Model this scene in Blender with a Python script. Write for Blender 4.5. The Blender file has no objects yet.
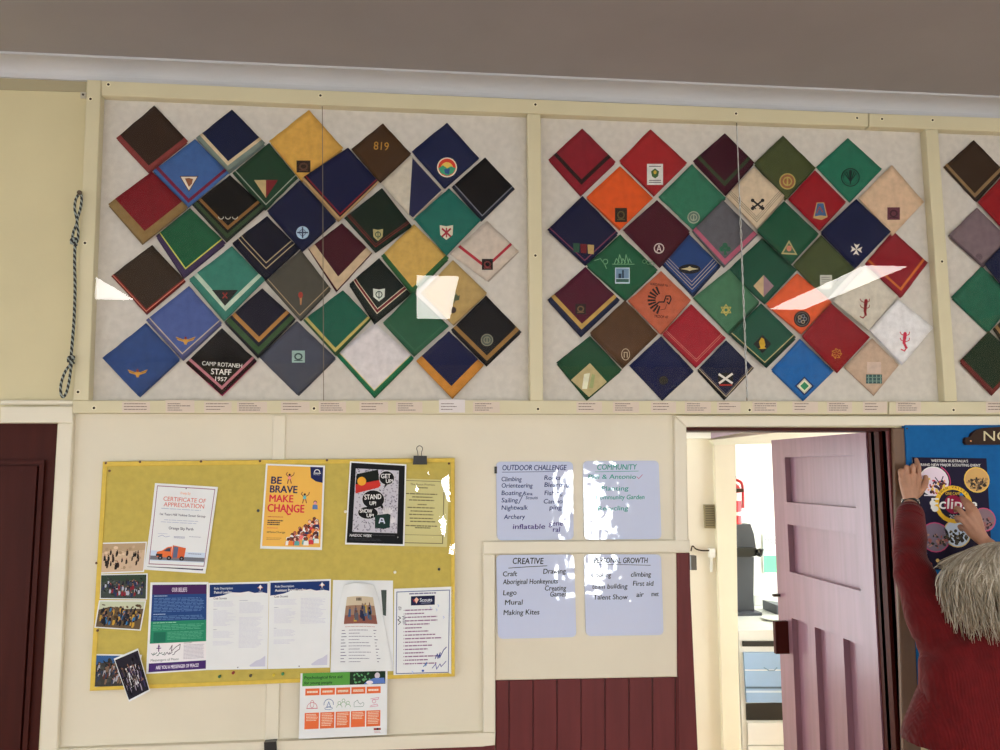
import bpy, bmesh, math, random
from mathutils import Vector, Matrix, noise
R = random.Random(7)
sc = bpy.context.scene
COL = sc.collection
# ---------------------------------------------------------------- camera
F, CX, CY = 820.0, 500.0, 375.0
DIST, EYE = 2.79, 1.88
_up = Vector((-25, 7100, F)).normalized()              # (right, up, forward) camera frame: the plumb direction
_rt = Vector((8200, -66, F)); _rt = (_rt - _up * _rt.dot(_up)).normalized()   # along the wall
_fw = _up.cross(_rt)
if _fw.z < 0: _fw = -_fw                               # straight into the wall
# rows: world X, Y, Z expressed in the camera frame
def cam_to_world(v): return Vector((v.dot(_rt), v.dot(_fw), v.dot(_up)))
CAM = Vector((0, -DIST, EYE))
right_w = cam_to_world(Vector((1, 0, 0))); up_w = cam_to_world(Vector((0, 1, 0))); fwd_w = cam_to_world(Vector((0, 0, 1)))
cd = bpy.data.cameras.new('camera'); cam = bpy.data.objects.new('camera', cd); COL.objects.link(cam)
m = Matrix((right_w, up_w, -fwd_w)).transposed().to_4x4(); m.translation = CAM
cam.matrix_world = m
cd.sensor_width = 36; cd.sensor_fit = 'HORIZONTAL'; cd.lens = F / 1000 * 36; cd.clip_start = 0.05
sc.camera = cam
def ray(px, py): return cam_to_world(Vector((px - CX, CY - py, F)))
def W(px, py, off=0.0):
    """the point of the plane `off` metres in front of the hall wall that is seen at a pixel of the photograph"""
    d = ray(px, py); t = (-off - CAM.y) / d.y
    return CAM + d * t
# ---------------------------------------------------------------- render look, world, lamps
sc.view_settings.view_transform = 'Standard'; sc.view_settings.look = 'None'
sc.view_settings.gamma = 1; sc.view_settings.use_curve_mapping = False
sc.view_settings.exposure = -0.86
sc.cycles.use_denoising = True; sc.cycles.denoising_prefilter = 'ACCURATE'
sc.cycles.max_bounces = 8; sc.cycles.diffuse_bounces = 5; sc.cycles.glossy_bounces = 4; sc.cycles.transparent_max_bounces = 12
sc.cycles.sample_clamp_indirect = 6
wd = bpy.data.worlds.new('world'); sc.world = wd; wd.use_nodes = True
wd.node_tree.nodes['Background'].inputs[0].default_value = (.75, .85, 1, 1)
wd.node_tree.nodes['Background'].inputs[1].default_value = 1.0
L_WINDOW, L_PANEL, L_PASSAGE, L_KITCHEN, L_GLARE = 15.0, 31.0, 7.0, 19.0, 75.0
COVE = .085
ROOM = dict(x0=-4.4, x1=5.2, y0=-8.0, z=W(424, 70, COVE).z)
# ---------------------------------------------------------------- materials
def lin(c):
    c /= 255.0
    return c / 12.92 if c <= .04045 else ((c + .055) / 1.055) ** 2.4
_mats = {}
def mat(rgb, rough=.6, gain=1.0, kind='plain', metal=0.0, spec=.5, name=None):
    key = (tuple(rgb), rough, gain, kind, metal, spec)
    if key in _mats: return _mats[key]
    c = [min(.86, lin(v) * gain) for v in rgb]
    mt = bpy.data.materials.new(name or (kind + '_%d_%d_%d' % tuple(int(v) for v in rgb))); mt.use_nodes = True
    nt = mt.node_tree; b = nt.nodes['Principled BSDF']
    b.inputs['Roughness'].default_value = rough; b.inputs['Metallic'].default_value = metal
    b.inputs['Specular IOR Level'].default_value = spec
    def N(t): return nt.nodes.new(t)
    tc = N('ShaderNodeTexCoord')
    def ramp(scale, lo, hi, detail=3, stretch=None):
        n = N('ShaderNodeTexNoise'); n.inputs['Scale'].default_value = scale; n.inputs['Detail'].default_value = detail
        if stretch:
            mp = N('ShaderNodeMapping'); mp.inputs['Scale'].default_value = stretch
            nt.links.new(tc.outputs['Object'], mp.inputs[0]); nt.links.new(mp.outputs[0], n.inputs['Vector'])
        else: nt.links.new(tc.outputs['Object'], n.inputs['Vector'])
        mr = N('ShaderNodeMapRange'); mr.inputs[1].default_value = .3; mr.inputs[2].default_value = .7
        mr.inputs[3].default_value = lo; mr.inputs[4].default_value = hi
        nt.links.new(n.outputs['Fac'], mr.inputs[0]); return n, mr
    def tint(mr):
        h = N('ShaderNodeHueSaturation'); h.inputs['Color'].default_value = (*c, 1)
        nt.links.new(mr.outputs[0], h.inputs['Value']); nt.links.new(h.outputs[0], b.inputs['Base Color'])
    def bump(src, strength, dist):
        bp = N('ShaderNodeBump'); bp.inputs['Strength'].default_value = strength; bp.inputs['Distance'].default_value = dist
        nt.links.new(src, bp.inputs['Height']); nt.links.new(bp.outputs[0], b.inputs['Normal'])
    if kind == 'plain':
        _, mr = ramp(9, .97, 1.03); tint(mr)
    elif kind == 'paint':
        n, mr = ramp(3.0, .95, 1.04, 5); tint(mr); n2, _ = ramp(60, 0, 1, 2); bump(n2.outputs['Fac'], .15, .002)
    elif kind == 'fabric':
        n, mr = ramp(38, .86, 1.1, 4); tint(mr)
    elif kind == 'ribbed':
        n, mr = ramp(30, .8, 1.15, 4); tint(mr)
        wv = N('ShaderNodeTexWave'); wv.inputs['Scale'].default_value = 42; wv.inputs['Distortion'].default_value = 2.5; wv.inputs['Detail'].default_value = 1
        wv.bands_direction = 'X'; nt.links.new(tc.outputs['Object'], wv.inputs['Vector']); bump(wv.outputs['Fac'], .35, .003)
        b.inputs['Sheen Weight'].default_value = .15; b.inputs['Sheen Roughness'].default_value = .4
    elif kind == 'wood':
        n, mr = ramp(6, .85, 1.12, 5, (6, 6, .5)); tint(mr); bump(n.outputs['Fac'], .2, .002)
    elif kind == 'felt':
        n, mr = ramp(45, .93, 1.06, 4); tint(mr); n2, _ = ramp(500, 0, 1, 2); bump(n2.outputs['Fac'], .4, .001)
    elif kind == 'board':                                        # dry wipe board, very slightly bowed skin
        _, mr = ramp(5, .98, 1.02); tint(mr); n2, _ = ramp(11, 0, 1, 2); bump(n2.outputs['Fac'], .6, .0036)
    elif kind == 'skin':
        n, mr = ramp(50, .88, 1.08, 4); tint(mr); n2, _ = ramp(220, 0, 1, 3); bump(n2.outputs['Fac'], .3, .001)
        b.inputs['Subsurface Weight'].default_value = .12; b.inputs['Subsurface Radius'].default_value = (.01, .004, .002)
    elif kind == 'hair':
        n, mr = ramp(60, .75, 1.2, 4, (1, 1, .15)); tint(mr)
    elif kind == 'rope':
        wv = N('ShaderNodeTexWave'); wv.inputs['Scale'].default_value = 34; wv.bands_direction = 'DIAGONAL'
        nt.links.new(tc.outputs['Object'], wv.inputs['Vector'])
        cr = N('ShaderNodeValToRGB'); cr.color_ramp.interpolation = 'CONSTANT'
        cr.color_ramp.elements[0].color = (*c, 1); cr.color_ramp.elements[1].position = .62; cr.color_ramp.elements[1].color = (.32, .36, .34, 1)
        nt.links.new(wv.outputs['Fac'], cr.inputs[0]); nt.links.new(cr.outputs[0], b.inputs['Base Color'])
    _mats[key] = mt; return mt
def emis(rgb, strength, name):
    mt = bpy.data.materials.new(name); mt.use_nodes = True; nt = mt.node_tree; nt.nodes.clear()
    e = nt.nodes.new('ShaderNodeEmission'); e.inputs[0].default_value = (*rgb, 1); e.inputs[1].default_value = strength
    o = nt.nodes.new('ShaderNodeOutputMaterial'); nt.links.new(e.outputs[0], o.inputs[0]); return mt
def clear_sheet(name, rough=0.0, base=.04, bumpy=0.0, scale=12, tintc=(1, 1, 1)):
    """thin glass or clear film: passes light straight through and mirrors more towards grazing"""
    mt = bpy.data.materials.new(name); mt.use_nodes = True; nt = mt.node_tree; nt.nodes.clear()
    def N(t): return nt.nodes.new(t)
    lw = N('ShaderNodeLayerWeight'); lw.inputs[0].default_value = .5
    pw = N('ShaderNodeMath'); pw.operation = 'POWER'; pw.inputs[1].default_value = 5
    nt.links.new(lw.outputs['Facing'], pw.inputs[0])
    ma = N('ShaderNodeMath'); ma.operation = 'MULTIPLY_ADD'; ma.inputs[1].default_value = 1 - base; ma.inputs[2].default_value = base
    nt.links.new(pw.outputs[0], ma.inputs[0])
    tr = N('ShaderNodeBsdfTransparent'); tr.inputs[0].default_value = (*tintc, 1)
    gl = N('ShaderNodeBsdfGlossy'); gl.inputs['Roughness'].default_value = rough; gl.inputs[0].default_value = (1, 1, 1, 1)
    mx = N('ShaderNodeMixShader'); o = N('ShaderNodeOutputMaterial')
    nt.links.new(ma.outputs[0], mx.inputs[0]); nt.links.new(tr.outputs[0], mx.inputs[1]); nt.links.new(gl.outputs[0], mx.inputs[2]); nt.links.new(mx.outputs[0], o.inputs[0])
    if bumpy:
        tc = N('ShaderNodeTexCoord'); n = N('ShaderNodeTexNoise'); n.inputs['Scale'].default_value = scale; n.inputs['Detail'].default_value = 2
        bp = N('ShaderNodeBump'); bp.inputs['Strength'].default_value = 1; bp.inputs['Distance'].default_value = bumpy
        nt.links.new(tc.outputs['Object'], n.inputs['Vector']); nt.links.new(n.outputs['Fac'], bp.inputs['Height']); nt.links.new(bp.outputs[0], gl.inputs['Normal'])
    return mt
# ---------------------------------------------------------------- objects
def origin_of(parent):
    o = Vector((0, 0, 0))
    while parent is not None: o = o + parent.location; parent = parent.parent
    return o
def obj(name, verts, faces, mats, parent=None, fm=None, smooth=False):
    verts = [Vector(v) for v in verts]
    if parent is None:
        n = max(1, len(verts)); org = sum(verts, Vector()) / n; org.z = min(v.z for v in verts)
    else:
        n = max(1, len(verts)); org = sum(verts, Vector()) / n
    me = bpy.data.meshes.new(name)
    me.from_pydata([v - org for v in verts], [], faces)
    if not isinstance(mats, (list, tuple)): mats = [mats]
    for mm in mats: me.materials.append(mm)
    if fm: me.polygons.foreach_set('material_index', fm)
    if smooth: me.polygons.foreach_set('use_smooth', [True] * len(me.polygons))
    me.update()
    o = bpy.data.objects.new(name, me); COL.objects.link(o)
    if parent is not None:
        o.parent = parent; o.location = org - origin_of(parent)
    else: o.location = org
    return o
def tag(o, label=None, cat=None, group=None, kind=None):
    if label: o['label'] = label
    if cat: o['category'] = cat
    if group: o['group'] = group
    if kind: o['kind'] = kind
    return o
def empty(name, loc, label=None, cat=None, group=None, kind=None):
    o = bpy.data.objects.new(name, None); o.empty_display_size = .05; COL.objects.link(o); o.location = loc
    return tag(o, label, cat, group, kind)
class MB:
    """gathers shapes that make one mesh"""
    def __init__(s): s.v = []; s.f = []; s.m = []; s.mats = []
    def mi(s, mt):
        if mt not in s.mats: s.mats.append(mt)
        return s.mats.index(mt)
    def add(s, vs, fs, mt):
        b = len(s.v); s.v += [Vector(v) for v in vs]; k = s.mi(mt)
        for f in fs: s.f.append([b + i for i in f]); s.m.append(k)
    def prism(s, front, back, mt):
        n = len(front)
        s.add(list(front) + list(back), [list(range(n))[::-1], [n + i for i in range(n)]] + [[i, (i + 1) % n, n + (i + 1) % n, n + i] for i in range(n)], mt)
    def box(s, x0, x1, y0, y1, z0, z1, mt):
        s.prism([(x0, y0, z0), (x1, y0, z0), (x1, y0, z1), (x0, y0, z1)], [(x0, y1, z0), (x1, y1, z0), (x1, y1, z1), (x0, y1, z1)], mt)
    def slab(s, pts, f, b, mt):
        """px polygon seen on the plane f metres in front of the wall, extruded straight back to b"""
        fr = [W(x, y, f) for x, y in pts]; s.prism(fr, [Vector((p.x, -b, p.z)) for p in fr], mt)
    def bslab(s, pts, f, b, mt, bev=.004):
        """slab with a chamfered front edge"""
        fr = [W(x, y, f) for x, y in pts]; c = sum(fr, Vector()) / len(fr); n = len(fr)
        # inset each corner along both neighbours
        ins = []
        for i, p in enumerate(fr):
            a = (fr[i - 1] - p).normalized(); d = (fr[(i + 1) % n] - p).normalized()
            ins.append(p + (a + d) * bev)
        mid = [Vector((p.x, p.y + bev, p.z)) for p in fr]; bk = [Vector((p.x, -b, p.z)) for p in fr]
        q = [list(range(n))[::-1]]
        for r in range(2): q += [[r * n + i, r * n + (i + 1) % n, (r + 1) * n + (i + 1) % n, (r + 1) * n + i] for i in range(n)]
        q.append([2 * n + i for i in range(n)])
        s.add(ins + mid + bk, q, mt)
    def cyl(s, a, b, r0, mt, r1=None, n=14, caps=True):
        a = Vector(a); b = Vector(b); r1 = r0 if r1 is None else r1
        d = (b - a).normalized(); u = d.orthogonal().normalized(); w = d.cross(u)
        vs = [a + (u * math.cos(t) + w * math.sin(t)) * r0 for t in [i * 2 * math.pi / n for i in range(n)]]
        vs += [b + (u * math.cos(t) + w * math.sin(t)) * r1 for t in [i * 2 * math.pi / n for i in range(n)]]
        fs = [[i, (i + 1) % n, n + (i + 1) % n, n + i] for i in range(n)]
        if caps: fs += [list(range(n))[::-1], [n + i for i in range(n)]]
        s.add(vs, fs, mt)
    def tube(s, pts, rad, mt, n=8, closed=False, taper=None):
        pts = [Vector(p) for p in pts]; k = len(pts); vs = []; fs = []; prev = None
        for i, p in enumerate(pts):
            if closed: d = pts[(i + 1) % k] - pts[i - 1]
            else: d = pts[min(i + 1, k - 1)] - pts[max(i - 1, 0)]
            d = d.normalized() if d.length > 1e-9 else Vector((0, 0, 1))
            u = (prev - d * prev.dot(d)) if prev is not None else d.orthogonal()
            if u.length < 1e-6: u = d.orthogonal()
            u.normalize(); prev = u; w = d.cross(u)
            r = rad if not isinstance(rad, (list, tuple)) else rad[i]
            vs += [p + (u * math.cos(t) + w * math.sin(t)) * r for t in [j * 2 * math.pi / n for j in range(n)]]
        for i in range(k if closed else k - 1):
            j = (i + 1) % k
            fs += [[i * n + a, i * n + (a + 1) % n, j * n + (a + 1) % n, j * n + a] for a in range(n)]
        if not closed: fs += [list(range(n))[::-1], [(k - 1) * n + a for a in range(n)]]
        s.add(vs, fs, mt)
    def build(s, name, parent=None, smooth=False):
        return obj(name, s.v, s.f, s.mats, parent, s.m, smooth)
def spline(pts, n=8):
    out = []
    P = [Vector(p) for p in pts]
    for i in range(len(P) - 1):
        p0 = P[max(i - 1, 0)]; p1 = P[i]; p2 = P[i + 1]; p3 = P[min(i + 2, len(P) - 1)]
        for k in range(n):
            t = k / n
            out.append(.5 * ((2 * p1) + (p2 - p0) * t + (2 * p0 - 5 * p1 + 4 * p2 - p3) * t * t + (3 * p1 - p0 - 3 * p2 + p3) * t ** 3))
    out.append(P[-1]); return out
# ---------------------------------------------------------------- lettering and flat print
_tc = {}
def glyphs(txt, bold):
    k = (txt, bold)
    if k not in _tc:
        cu = bpy.data.curves.new('lettering', 'FONT'); cu.body = txt; cu.size = 1.0; cu.offset = bold; cu.resolution_u = 3
        ob = bpy.data.objects.new('lettering', cu); COL.objects.link(ob)
        dg = bpy.context.evaluated_depsgraph_get(); me = bpy.data.meshes.new_from_object(ob.evaluated_get(dg))
        vs = [(v.co.x, v.co.y) for v in me.vertices]; fs = [list(p.vertices) for p in me.polygons]
        bpy.data.objects.remove(ob); bpy.data.curves.remove(cu); bpy.data.meshes.remove(me)
        if not vs: vs = [(0, 0)]
        x0 = min(v[0] for v in vs); x1 = max(v[0] for v in vs)
        _tc[k] = ([(v[0] - x0, v[1]) for v in vs], fs, x1 - x0)
    return _tc[k]
CAPH = .69
class Art:
    """flat print on a sheet, patch or board; units are the sheet's own (w x h, y down) or, without a quad, pixels on the plane off"""
    def __init__(s, off=.02, quad=None, w=1, h=1, dl=.00022, gain=None, rough=.6, kind='plain'):
        s.off = off; s.w = w; s.h = h; s.dl = dl; s.b = MB(); s.gain = PG if gain is None else gain; s.rough = rough; s.kind = kind
        s.q = quad
    def pt(s, x, y, l):
        if s.q:
            u = x / s.w; v = y / s.h; a, b, c, d = s.q
            p = a * (1 - u) * (1 - v) + b * u * (1 - v) + c * u * v + d * (1 - u) * v
        else: p = W(x, y, s.off)
        return Vector((p.x, p.y - (l + 1) * s.dl, p.z))
    def m(s, c): return mat(c, s.rough, s.gain, s.kind, 0.0, .15)
    def poly(s, pts, c, l=0): s.b.add([s.pt(x, y, l) for x, y in pts], [list(range(len(pts)))], s.m(c))
    def rect(s, x0, y0, x1, y1, c, l=0): s.poly([(x0, y0), (x1, y0), (x1, y1), (x0, y1)], c, l)
    def ell(s, x, y, rx, ry, c, l=0, n=20, rot=0):
        cr, sr = math.cos(rot), math.sin(rot)
        s.poly([(x + rx * math.cos(t) * cr - ry * math.sin(t) * sr, y + rx * math.cos(t) * sr + ry * math.sin(t) * cr) for t in [i * 2 * math.pi / n for i in range(n)]], c, l)
    def ring(s, x, y, r, wd, c, l=0, n=22, a0=0, a1=360, ry=None):
        ry = ry or r; ts = [math.radians(a0 + (a1 - a0) * i / n) for i in range(n + 1)]
        s.line([(x + r * math.cos(t), y + ry * math.sin(t)) for t in ts], wd, c, l)
    def line(s, pts, wd, c, l=0):
        for i in range(len(pts) - 1):
            (ax, ay), (bx, by) = pts[i], pts[i + 1]; d = math.hypot(bx - ax, by - ay)
            if d < 1e-6: continue
            nx, ny = -(by - ay) / d * wd / 2, (bx - ax) / d * wd / 2; ex, ey = (bx - ax) / d * wd * .3, (by - ay) / d * wd * .3
            s.poly([(ax + nx - ex, ay + ny - ey), (bx + nx + ex, by + ny + ey), (bx - nx + ex, by - ny + ey), (ax - nx - ex, ay - ny - ey)], c, l)
    def text(s, txt, x, y, h, c, l=1, w=None, align='l', rot=0, bold=0.0, shear=0, wob=0, vert=False):
        """y is the baseline, h the height of a capital"""
        if bold:
            d = bold * h * .8
            for i_, (ex, ey) in enumerate(((-d, 0), (d, 0), (0, -d * .7), (0, d * .7))): s.text(txt, x + ex, y + ey, h, c, l + .06 * i_, w, align, rot, 0, shear, wob)
            return
        vs, fs, tw = glyphs(txt, 0.0); k = h / CAPH; kx = (w / tw) if w else k
        W_ = tw * kx; ox = {'l': 0, 'c': -W_ / 2, 'r': -W_}[align]; cr, sr = math.cos(math.radians(rot)), math.sin(math.radians(rot))
        out = []
        for vx, vy in vs:
            px = vx * kx + ox + shear * vy * k; py = -vy * k
            if wob: py += wob * h * math.sin(px / h * 2.1 + round(x)); px += wob * h * .6 * math.sin(px / h * 3.3 + round(y))
            out.append(s.pt(x + px * cr - py * sr, y + px * sr + py * cr, l))
        s.b.add(out, fs, s.m(c))
    def para(s, x0, y0, x1, y1, n, c, l=1, fill=.42, rag=.25, rr=None):
        rr = rr or R; dy = (y1 - y0) / n
        for i in range(n):
            y = y0 + i * dy; xe = x1 - (x1 - x0) * rr.random() * rag; x = x0
            while x < xe:
                wl = (x1 - x0) * (.05 + .13 * rr.random()); s.rect(x, y, min(x + wl, xe), y + dy * fill, c, l); x += wl + (x1 - x0) * .018
    def build(s, name, parent=None): return s.b.build(name, parent)
PG = 1.25      # printed matter: photographed value -> paint value
# ================================================================ THE HALL
cream = mat((200, 190, 152), .45, 1.12, 'paint'); pale = mat((212, 205, 186), .45, 1.12, 'paint'); cream_trim = mat((214, 208, 190), .4, 1.15, 'paint')
maroon = mat((98, 40, 42), .5, 1.05, 'wood', spec=.25); maroon_dark = mat((66, 22, 16), .5, .95, 'wood', spec=.15)
maroon_line = mat((52, 16, 16), .5, 1, 'wood'); brown_wood = mat((104, 78, 60), .55, 1.1, 'wood')
ceil_m = mat((154, 150, 151), .8, 1.0, 'paint'); cornice_m = mat((190, 191, 195), .6, 1.05, 'paint')
gap_m = mat((70, 56, 44), .8)
XD0, XD1 = W(57, 600).x, 0
def X(px, py=575, off=0): return W(px, py, off).x
def Z(py, px=500, off=0): return W(px, py, off).z
x0, x1, y0, zc = ROOM['x0'], ROOM['x1'], ROOM['y0'], ROOM['z']
ld_r = X(48, 590); ld_l = ld_r - .82; ld_h = Z(423, 40)          # closed door at the end of the wall
dw_l = X(690, 590); dw_r = X(893, 500); dw_h = Z(427.5, 790)      # open doorway
T = .12
b = MB()
b.box(x0, ld_l, 0, T, 0, zc, cream); b.box(ld_l, ld_r, 0, T, ld_h, zc, cream); b.box(ld_r, dw_l, 0, T, 0, zc, cream)
b.box(dw_l, dw_r, 0, T, dw_h, zc, cream); b.box(dw_r, x1, 0, T, 0, zc, cream)
tag(b.build('wall_front'), kind='structure')
floor_m = mat((186, 150, 112), .35, 1.1, 'wood')
b = MB(); b.box(x0 - .1, x1 + .1, y0 - .1, 3.2, -.1, 0, floor_m); tag(b.build('floor'), kind='structure')
b = MB(); b.box(x0 - .1, x1 + .1, y0 - .1, T, zc, zc + .1, ceil_m); tag(b.build('ceiling'), kind='structure')
for nm, xa, xb in (('wall_left', x0 - .1, x0), ('wall_right', x1, x1 + .1)):
    b = MB()
    # window openings along Y
    ws = [(-7.0, -5.6), (-4.6, -3.2), (-2.4, -1.2)] if nm == 'wall_left' else [(-6.8, -5.4), (-4.4, -3.0)]
    ys = y0
    for (a, c) in ws:
        b.box(xa, xb, ys, a, 0, zc, cream); b.box(xa, xb, a, c, 0, .6, cream); b.box(xa, xb, a, c, 1.95, zc, cream); ys = c
    b.box(xa, xb, ys, T, 0, zc, cream)
    tag(b.build(nm), kind='structure')
day = emis((.86, .93, 1.0), L_WINDOW, 'daylight_in_unseen_frosted_pane')
glare = emis((.93, .97, 1.0), L_GLARE, 'bright_sky_through_clear_pane')
def win(n, xa, xb, ya, yb, za, zb):
    """a window of frosted panes lit by the day outside, with frame and glazing bars"""
    e = empty('window_%d' % n, ((xa + xb) / 2, (ya + yb) / 2, za), kind='structure')
    p = MB()
    alongx = abs(xb - xa) > abs(yb - ya)
    if alongx:
        s = 1 if ya > -4 else -1
        yc = (ya + yb) / 2; p.box(xa, xb, yc - .004, yc + .004, za, zb, glare if n == 3 else day)
    else:
        xc = (xa + xb) / 2; p.box(xc - .004, xc + .004, ya, yb, za, zb, day)
    p.build('pane', e)
    f = MB(); w = .045
    def bar(u0, u1, v0, v1):
        if alongx: f.box(u0, u1, yc - .03, yc + .03, v0, v1, cream_trim)
        else: f.box(xc - .03, xc + .03, u0, u1, v0, v1, cream_trim)
    u0, u1 = (xa, xb) if alongx else (ya, yb)
    bar(u0, u0 + w, za, zb); bar(u1 - w, u1, za, zb); bar(u0, u1, za, za + w); bar(u0, u1, zb - w, zb)
    bar((u0 + u1) / 2 - .012, (u0 + u1) / 2 + .012, za, zb); bar(u0, u1, (za + zb) / 2 - .015, (za + zb) / 2 + .015)
    f.build('window_frame', e)
b = MB(); xs = x0
BW = [(-3.9, -2.5, .6, 1.95), (-1.9, -.5, .6, 1.95), (1.93, 2.55, .35, 1.86), (3.6, 4.7, .6, 1.95)]
for (a, c, za, zb) in BW:
    b.box(xs, a, y0 - .1, y0, 0, zc, cream); b.box(a, c, y0 - .1, y0, 0, za, cream); b.box(a, c, y0 - .1, y0, zb, zc, cream); xs = c
b.box(xs, x1, y0 - .1, y0, 0, zc, cream); tag(b.build('wall_back'), kind='structure')
n = 1
for (a, c, za, zb) in BW: win(n, a, c, y0 - .08, y0 - .02, za, zb); n += 1
for (a, c) in [(-7.0, -5.6), (-4.6, -3.2), (-2.4, -1.2)]: win(n, x0 - .08, x0 - .02, a, c, .6, 1.95); n += 1  # unseen left-hand windows, added to give the hall more light
for (a, c) in [(-6.8, -5.4), (-4.4, -3.0)]: win(n, x1 + .02, x1 + .08, a, c, .6, 1.95); n += 1  # unseen right-hand pair, likewise added for more light
# cornice
zb = (W(500, 98.2, .0)).z; prof = []
H = zc - zb; pr = COVE
for i in range(9):
    t = i / 8 * math.pi / 2; prof.append((-.012 - (pr - .022) * (1 - math.cos(t)), zb + .004 + (H - .012) * math.sin(t)))
prof = [(0, zb - .004), (-.012, zb - .004)] + prof + [(-pr, zc - .008), (-pr, zc), (0, zc)]
b = MB(); k = len(prof)
b.add([(x0, p[0], p[1]) for p in prof] + [(x1, p[0], p[1]) for p in prof], [[i, (i + 1) % k, k + (i + 1) % k, k + i] for i in range(k)] + [list(range(k)), [k + i for i in range(k)][::-1]], cornice_m)
tag(b.build('trim_1'), kind='structure')
# ceiling light panels: found from their mirror images in the case glass
lampm = emis((1, .965, .90), L_PANEL, 'lit_diffuser')
def up_to_ceiling(px, py, off=.036):
    p = W(px, py, off); d = ray(px, py); d.y = -d.y; t = (zc - .04 - p.z) / d.z; return p + d * t
pa, pb = up_to_ceiling(414.5, 276), up_to_ceiling(455, 319); pc_, pd = up_to_ceiling(866, 266), up_to_ceiling(908, 268)
e1 = up_to_ceiling(94.5, 273); e2 = up_to_ceiling(131, 299.6)
ymid = -3.75
pe, pf = up_to_ceiling(765, 309), up_to_ceiling(808, 309)
spots = [(pa.x + .16, pa.y, pb.y), ((pc_.x + pd.x + pe.x + pf.x) / 4, pc_.y, pe.y), ((e1.x + e2.x) / 2 - .16, e1.y, e2.y)]
for i, (lx, ya, yb) in enumerate(spots):
    e = empty('ceiling_light', (lx, (ya + yb) / 2, zc - .05), ['white ceiling light panel above the middle of the hall', 'white ceiling light panel mirrored as a long slanting streak in the case glass', 'white ceiling light panel nearest the closed maroon door'][i], 'light', 'ceiling light panels')
    m_ = MB(); m_.box(lx - .16, lx + .16, yb - .02, ya + .02, zc - .035, zc, cornice_m); m_.build('housing', e)
    m_ = MB(); m_.box(lx - .145, lx + .145, yb, ya, zc - .04, zc - .035, lampm); m_.build('diffuser', e)
# ---- casings, battens and rails of the hall wall
tn = [2]
def trim(pts, f=.02, back=0.0, mt=None, bev=.003, name=None):
    m_ = MB(); m_.bslab(pts, f, back, mt or cream_trim, bev)
    o = m_.build(name or ('trim_%d' % tn[0])); tn[0] += 1
    return tag(o, kind='structure')
b = MB(); b.slab([(-40, 76), (86, 80.5), (85.6, 92), (-40, 88.5)], .003, 0, mat((168, 158, 128), .6, 1.0, 'paint')); tag(b.build('trim_60'), kind='structure')  # greyish unpainted strip; the cornice's cast shade is put into its colour
b = MB(); b.slab([(80.5, 92), (86, 92), (85.5, 97.5), (80.2, 97.5)], .008, 0, mat((190, 184, 170), .5)); b.cyl(W(83, 94.5, .008), W(83, 94.5, .010), .004, mat((60, 50, 40), .5), n=8); tag(b.build('wall_bracket'), 'tiny painted metal bracket at the top corner of the display case', 'bracket')
trim([(0, 400), (73, 400), (73, 404.5), (0, 404.5)], .03)                                   # rail above the closed door
b = MB(); b.slab([(60, 404), (676, 414), (678, 678), (495, 680.5), (495, 748), (45, 752)], .0025, 0, pale); tag(b.build('wall_lining'), kind='structure')
trim([(0, 406.5), (73, 406), (73, 423), (0, 423)], .022)                                    # head casing
trim([(57.5, 423), (73, 423), (57, 752), (39, 752)], .022)                                  # side casing
trim([(-300, 384), (0, 398.5), (0, 404.5), (-300, 390)], .03) if False else None
trim([(272.5, 415), (286, 415), (278.5, 742), (264.5, 743)], .009)                           # cover batten behind the pinboard
trim([(483, 541.5), (690, 540), (690, 552.5), (483, 554)], .02)                              # frame over lower whiteboards
trim([(483, 554), (495, 554), (495.5, 733), (483, 733)], .02)
trim([(55, 749.5), (300, 740.5), (483, 733), (495.5, 733), (495, 745.5), (483, 746.5), (300, 753), (55, 762)], .026)
trim([(677, 553), (690, 553), (692, 676), (677.5, 676.5)], .014, mt=maroon)
trim([(674.5, 416), (686.5, 427), (688.5, 553), (675.5, 553)], .018)                           # cream door casing
trim([(674.5, 415.5), (1120, 416), (1120, 424.7), (686.5, 427)], .02)                         # head casing over doorway
trim([(677.5, 553), (689, 553), (698.5, 760), (678.5, 760)], .016, mt=maroon)
trim([(893, 428), (904.5, 428), (922, 760), (904, 760)], .016, mt=brown_wood)
# sheet of cream lining board below the lower whiteboards, and maroon boarding
trim([(495, 553.5), (677, 552.5), (678, 677), (495, 680.5)], .008, mt=pale)
b = MB(); xs = [495.5, 509, 533, 557, 581, 605, 629, 652.5, 675.5, 680]
for i in range(len(xs) - 1):
    ty = lambda x: 680.6 - (x - 495) * .0185
    b.bslab([(xs[i] + .5, ty(xs[i])), (xs[i + 1] - .4, ty(xs[i + 1])), (xs[i + 1] + 1.2, 1190), (xs[i] + .4, 1190)], .009, 0, maroon, .002)
b.slab([(495.5, 680), (680, 677), (681, 1190), (495.5, 1190)], .004, 0, maroon_line)
tag(b.build('wall_panelling'), kind='structure')
b = MB(); b.slab([(60, 757), (495, 745), (495, 1190), (40, 1190)], .006, 0, maroon); tag(b.build('wall_panelling'), kind='structure')
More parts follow.
